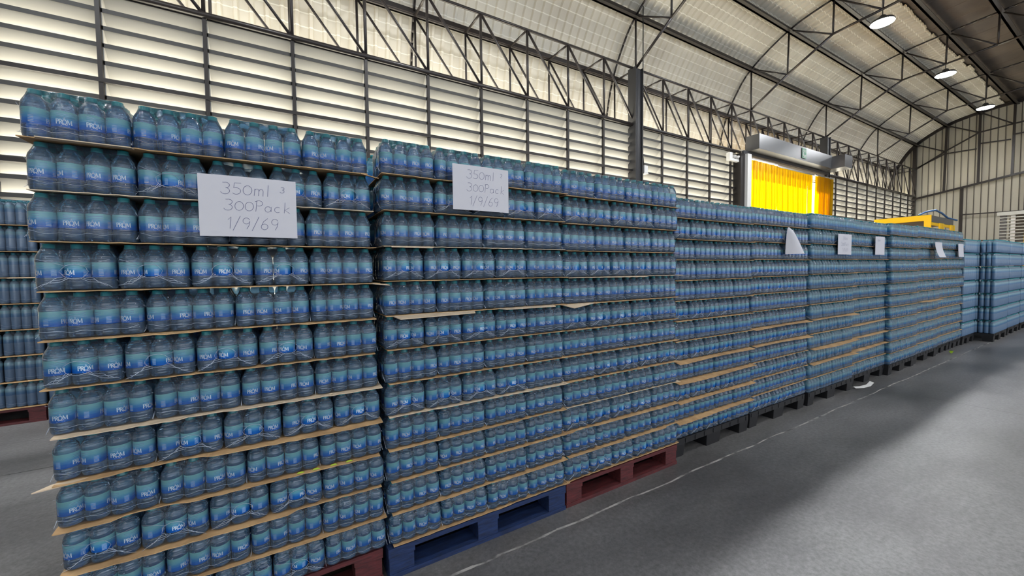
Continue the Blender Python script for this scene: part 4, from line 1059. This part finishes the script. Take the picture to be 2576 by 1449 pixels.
for (x0, y0, nc, word) in FS:
    for k in range(7):
        z = 0.150 + 0.2425 * k
        sw = word.replace('standing forward', 'out front').replace('far stack of large packs closest to the long row', 'far stack touching the row')
        for c_ in range(nc):
            big_pack(x0 + (c_ + 0.5) * 0.267, y0 + 1.5 * LP, z, 0.0, 'large-bottle pack, %s along the front, %s layer up, %s' % (ORD[c_], ORD[k], sw), 'large packs at the far end', False)
        for c_ in range(3):
            big_pack(x0 + 1.5 * LP, y0 + 3 * LP + 0.004 + (c_ + 0.5) * 0.267, z, PI / 2, 'large-bottle pack, %s back on the flank, %s layer up, %s' % (ORD[c_], ORD[k], sw), 'large packs at the far end', False)
    plastic_pallet(x0 + 0.01, y0 + 0.01, nc * 0.267 - 0.02, 1.0, 0.146, 'black plastic pallet under the %s' % word)

# ---------------------------------------------------------------- yellow machine and wire rack at the far end
t = empty('packing_machine', (18.0, 4.0, 0), 'large yellow-framed machine with grey top behind the far stacks', 'machine')
mb = MB()
mb.box(0, 0.06, 0, 1.4, 2.84, 3.02); mb.box(0, 0.06, 0, 0.16, 0, 2.84); mb.box(0, 0.06, 1.28, 1.4, 0, 2.84); mb.box(0, 0.06, 0.16, 1.28, 0.1, 0.25)
mb.build('side_frame', 'yellow', t)
mb = MB(); mb.box(0.062, 2.6, 0.02, 1.38, 2.80, 3.00); mb.box(0.1, 2.5, 0.1, 1.3, 3.00, 3.04); mb.build('top_cover', 'machinegrey', t)
for x in (0.85, 1.10, 2.10, 2.36):
    mb = MB(); mb.box(x, x + 0.2, -0.03, 0.01, 0, 2.79); mb.build('door_post', 'yellow', t)
mb = MB(); mb.box(0.062, 2.56, 0.015, 0.06, 2.70, 2.79); mb.box(0.062, 2.56, 0.015, 0.06, 0.1, 0.3); mb.build('front_rail', 'yellow', t)
mb = MB()
for k in range(12): mb.box(0.1, 2.5, 0.06, 0.09, 0.4 + 0.2 * k, 0.43 + 0.2 * k)
mb.build('guard_grille', 'chrome', t)
MB().tube([(0.05, 0.3, 3.04), (0.3, 0.2, 3.15), (0.9, 0.1, 3.24), (1.6, 0.1, 3.18), (2.3, 0.1, 3.06), (2.9, 0.0, 3.0)], 0.03, 8).build('hose', 'bluehose', t)
t = empty('wire_guard_rack', (18.0, 1.6, 0), 'tall wire guard with yellow post and silver rim', 'rack')
mb = MB()
for k in range(30): mb.box(-0.04, -0.02, -0.2, 1.0, 0.2 + 0.09 * k, 0.225 + 0.09 * k)
mb.build('wires', 'chrome', t)
MB().box(-0.02, 0.06, 0.45, 0.56, 0, 2.80).build('post', 'yellow', t)
MB().box(-0.02, 0.06, 0.88, 1.0, 0, 2.80).build('post', 'machinegrey', t)
MB().box(-0.02, 0.04, 0.72, 0.80, 0, 2.78).build('post', 'white', t)
MB().box(-0.05, 1.2, -0.3, 1.05, 2.80, 2.90).build('rim', 'chrome', t)
MB().box(0.9, 0.95, -0.3, 0.86, 0.0, 2.80).build('back_panel', 'machinegrey', t)

# ---------------------------------------------------------------- litter
mb = MB(); pts = [(5.50, 1.85, 0.06), (5.54, 1.80, 0.01), (5.65, 1.765, 0.006), (5.8, 1.75, 0.006), (6.0, 1.78, 0.008)]
for a, b_ in zip(pts[:-1], pts[1:]): mb.add([(a[0], a[1] - 0.02, a[2]), (a[0], a[1] + 0.02, a[2] + 0.01), (b_[0], b_[1] + 0.02, b_[2] + 0.01), (b_[0], b_[1] - 0.02, b_[2])], [(0, 3, 2, 1)])
tag(mb.build('plastic_strip', 'white'), 'scrap of white plastic film lying by the black pallets', 'litter')
mb = MB()
for a in (0.4, 1.6, 2.6, 4.0): mb.add([(8.95, 1.72, 0.01), (8.95 + 0.06 * math.cos(a), 1.72 + 0.02, 0.01 + 0.05 * abs(math.sin(a))), (8.95 + 0.07 * math.cos(a + 0.3), 1.70, 0.01 + 0.055 * abs(math.sin(a + 0.3)))], [(0, 1, 2)])
tag(mb.build('green_scrap', 'limegreen'), 'crumpled lime green scrap on the floor by a far black pallet', 'litter')
for (x, i) in ((0.03, 0), (0.085, 1), (0.15, 2), (0.21, 3)):
    mb = MB(); z = Z0[3] - 0.002; mb.add([(x, 1.742, z), (x + 0.03, 1.742, z + 0.001), (x + 0.02, 1.740, z + 0.008), (x + 0.005, 1.741, z + 0.006)], [(0, 1, 2, 3)])
    tag(mb.build('green_scrap', 'limegreen'), 'tiny lime green scrap poking out low in the stack with note 3, %s along' % ORD[i], 'litter', 'green scraps in the stack with note 3')
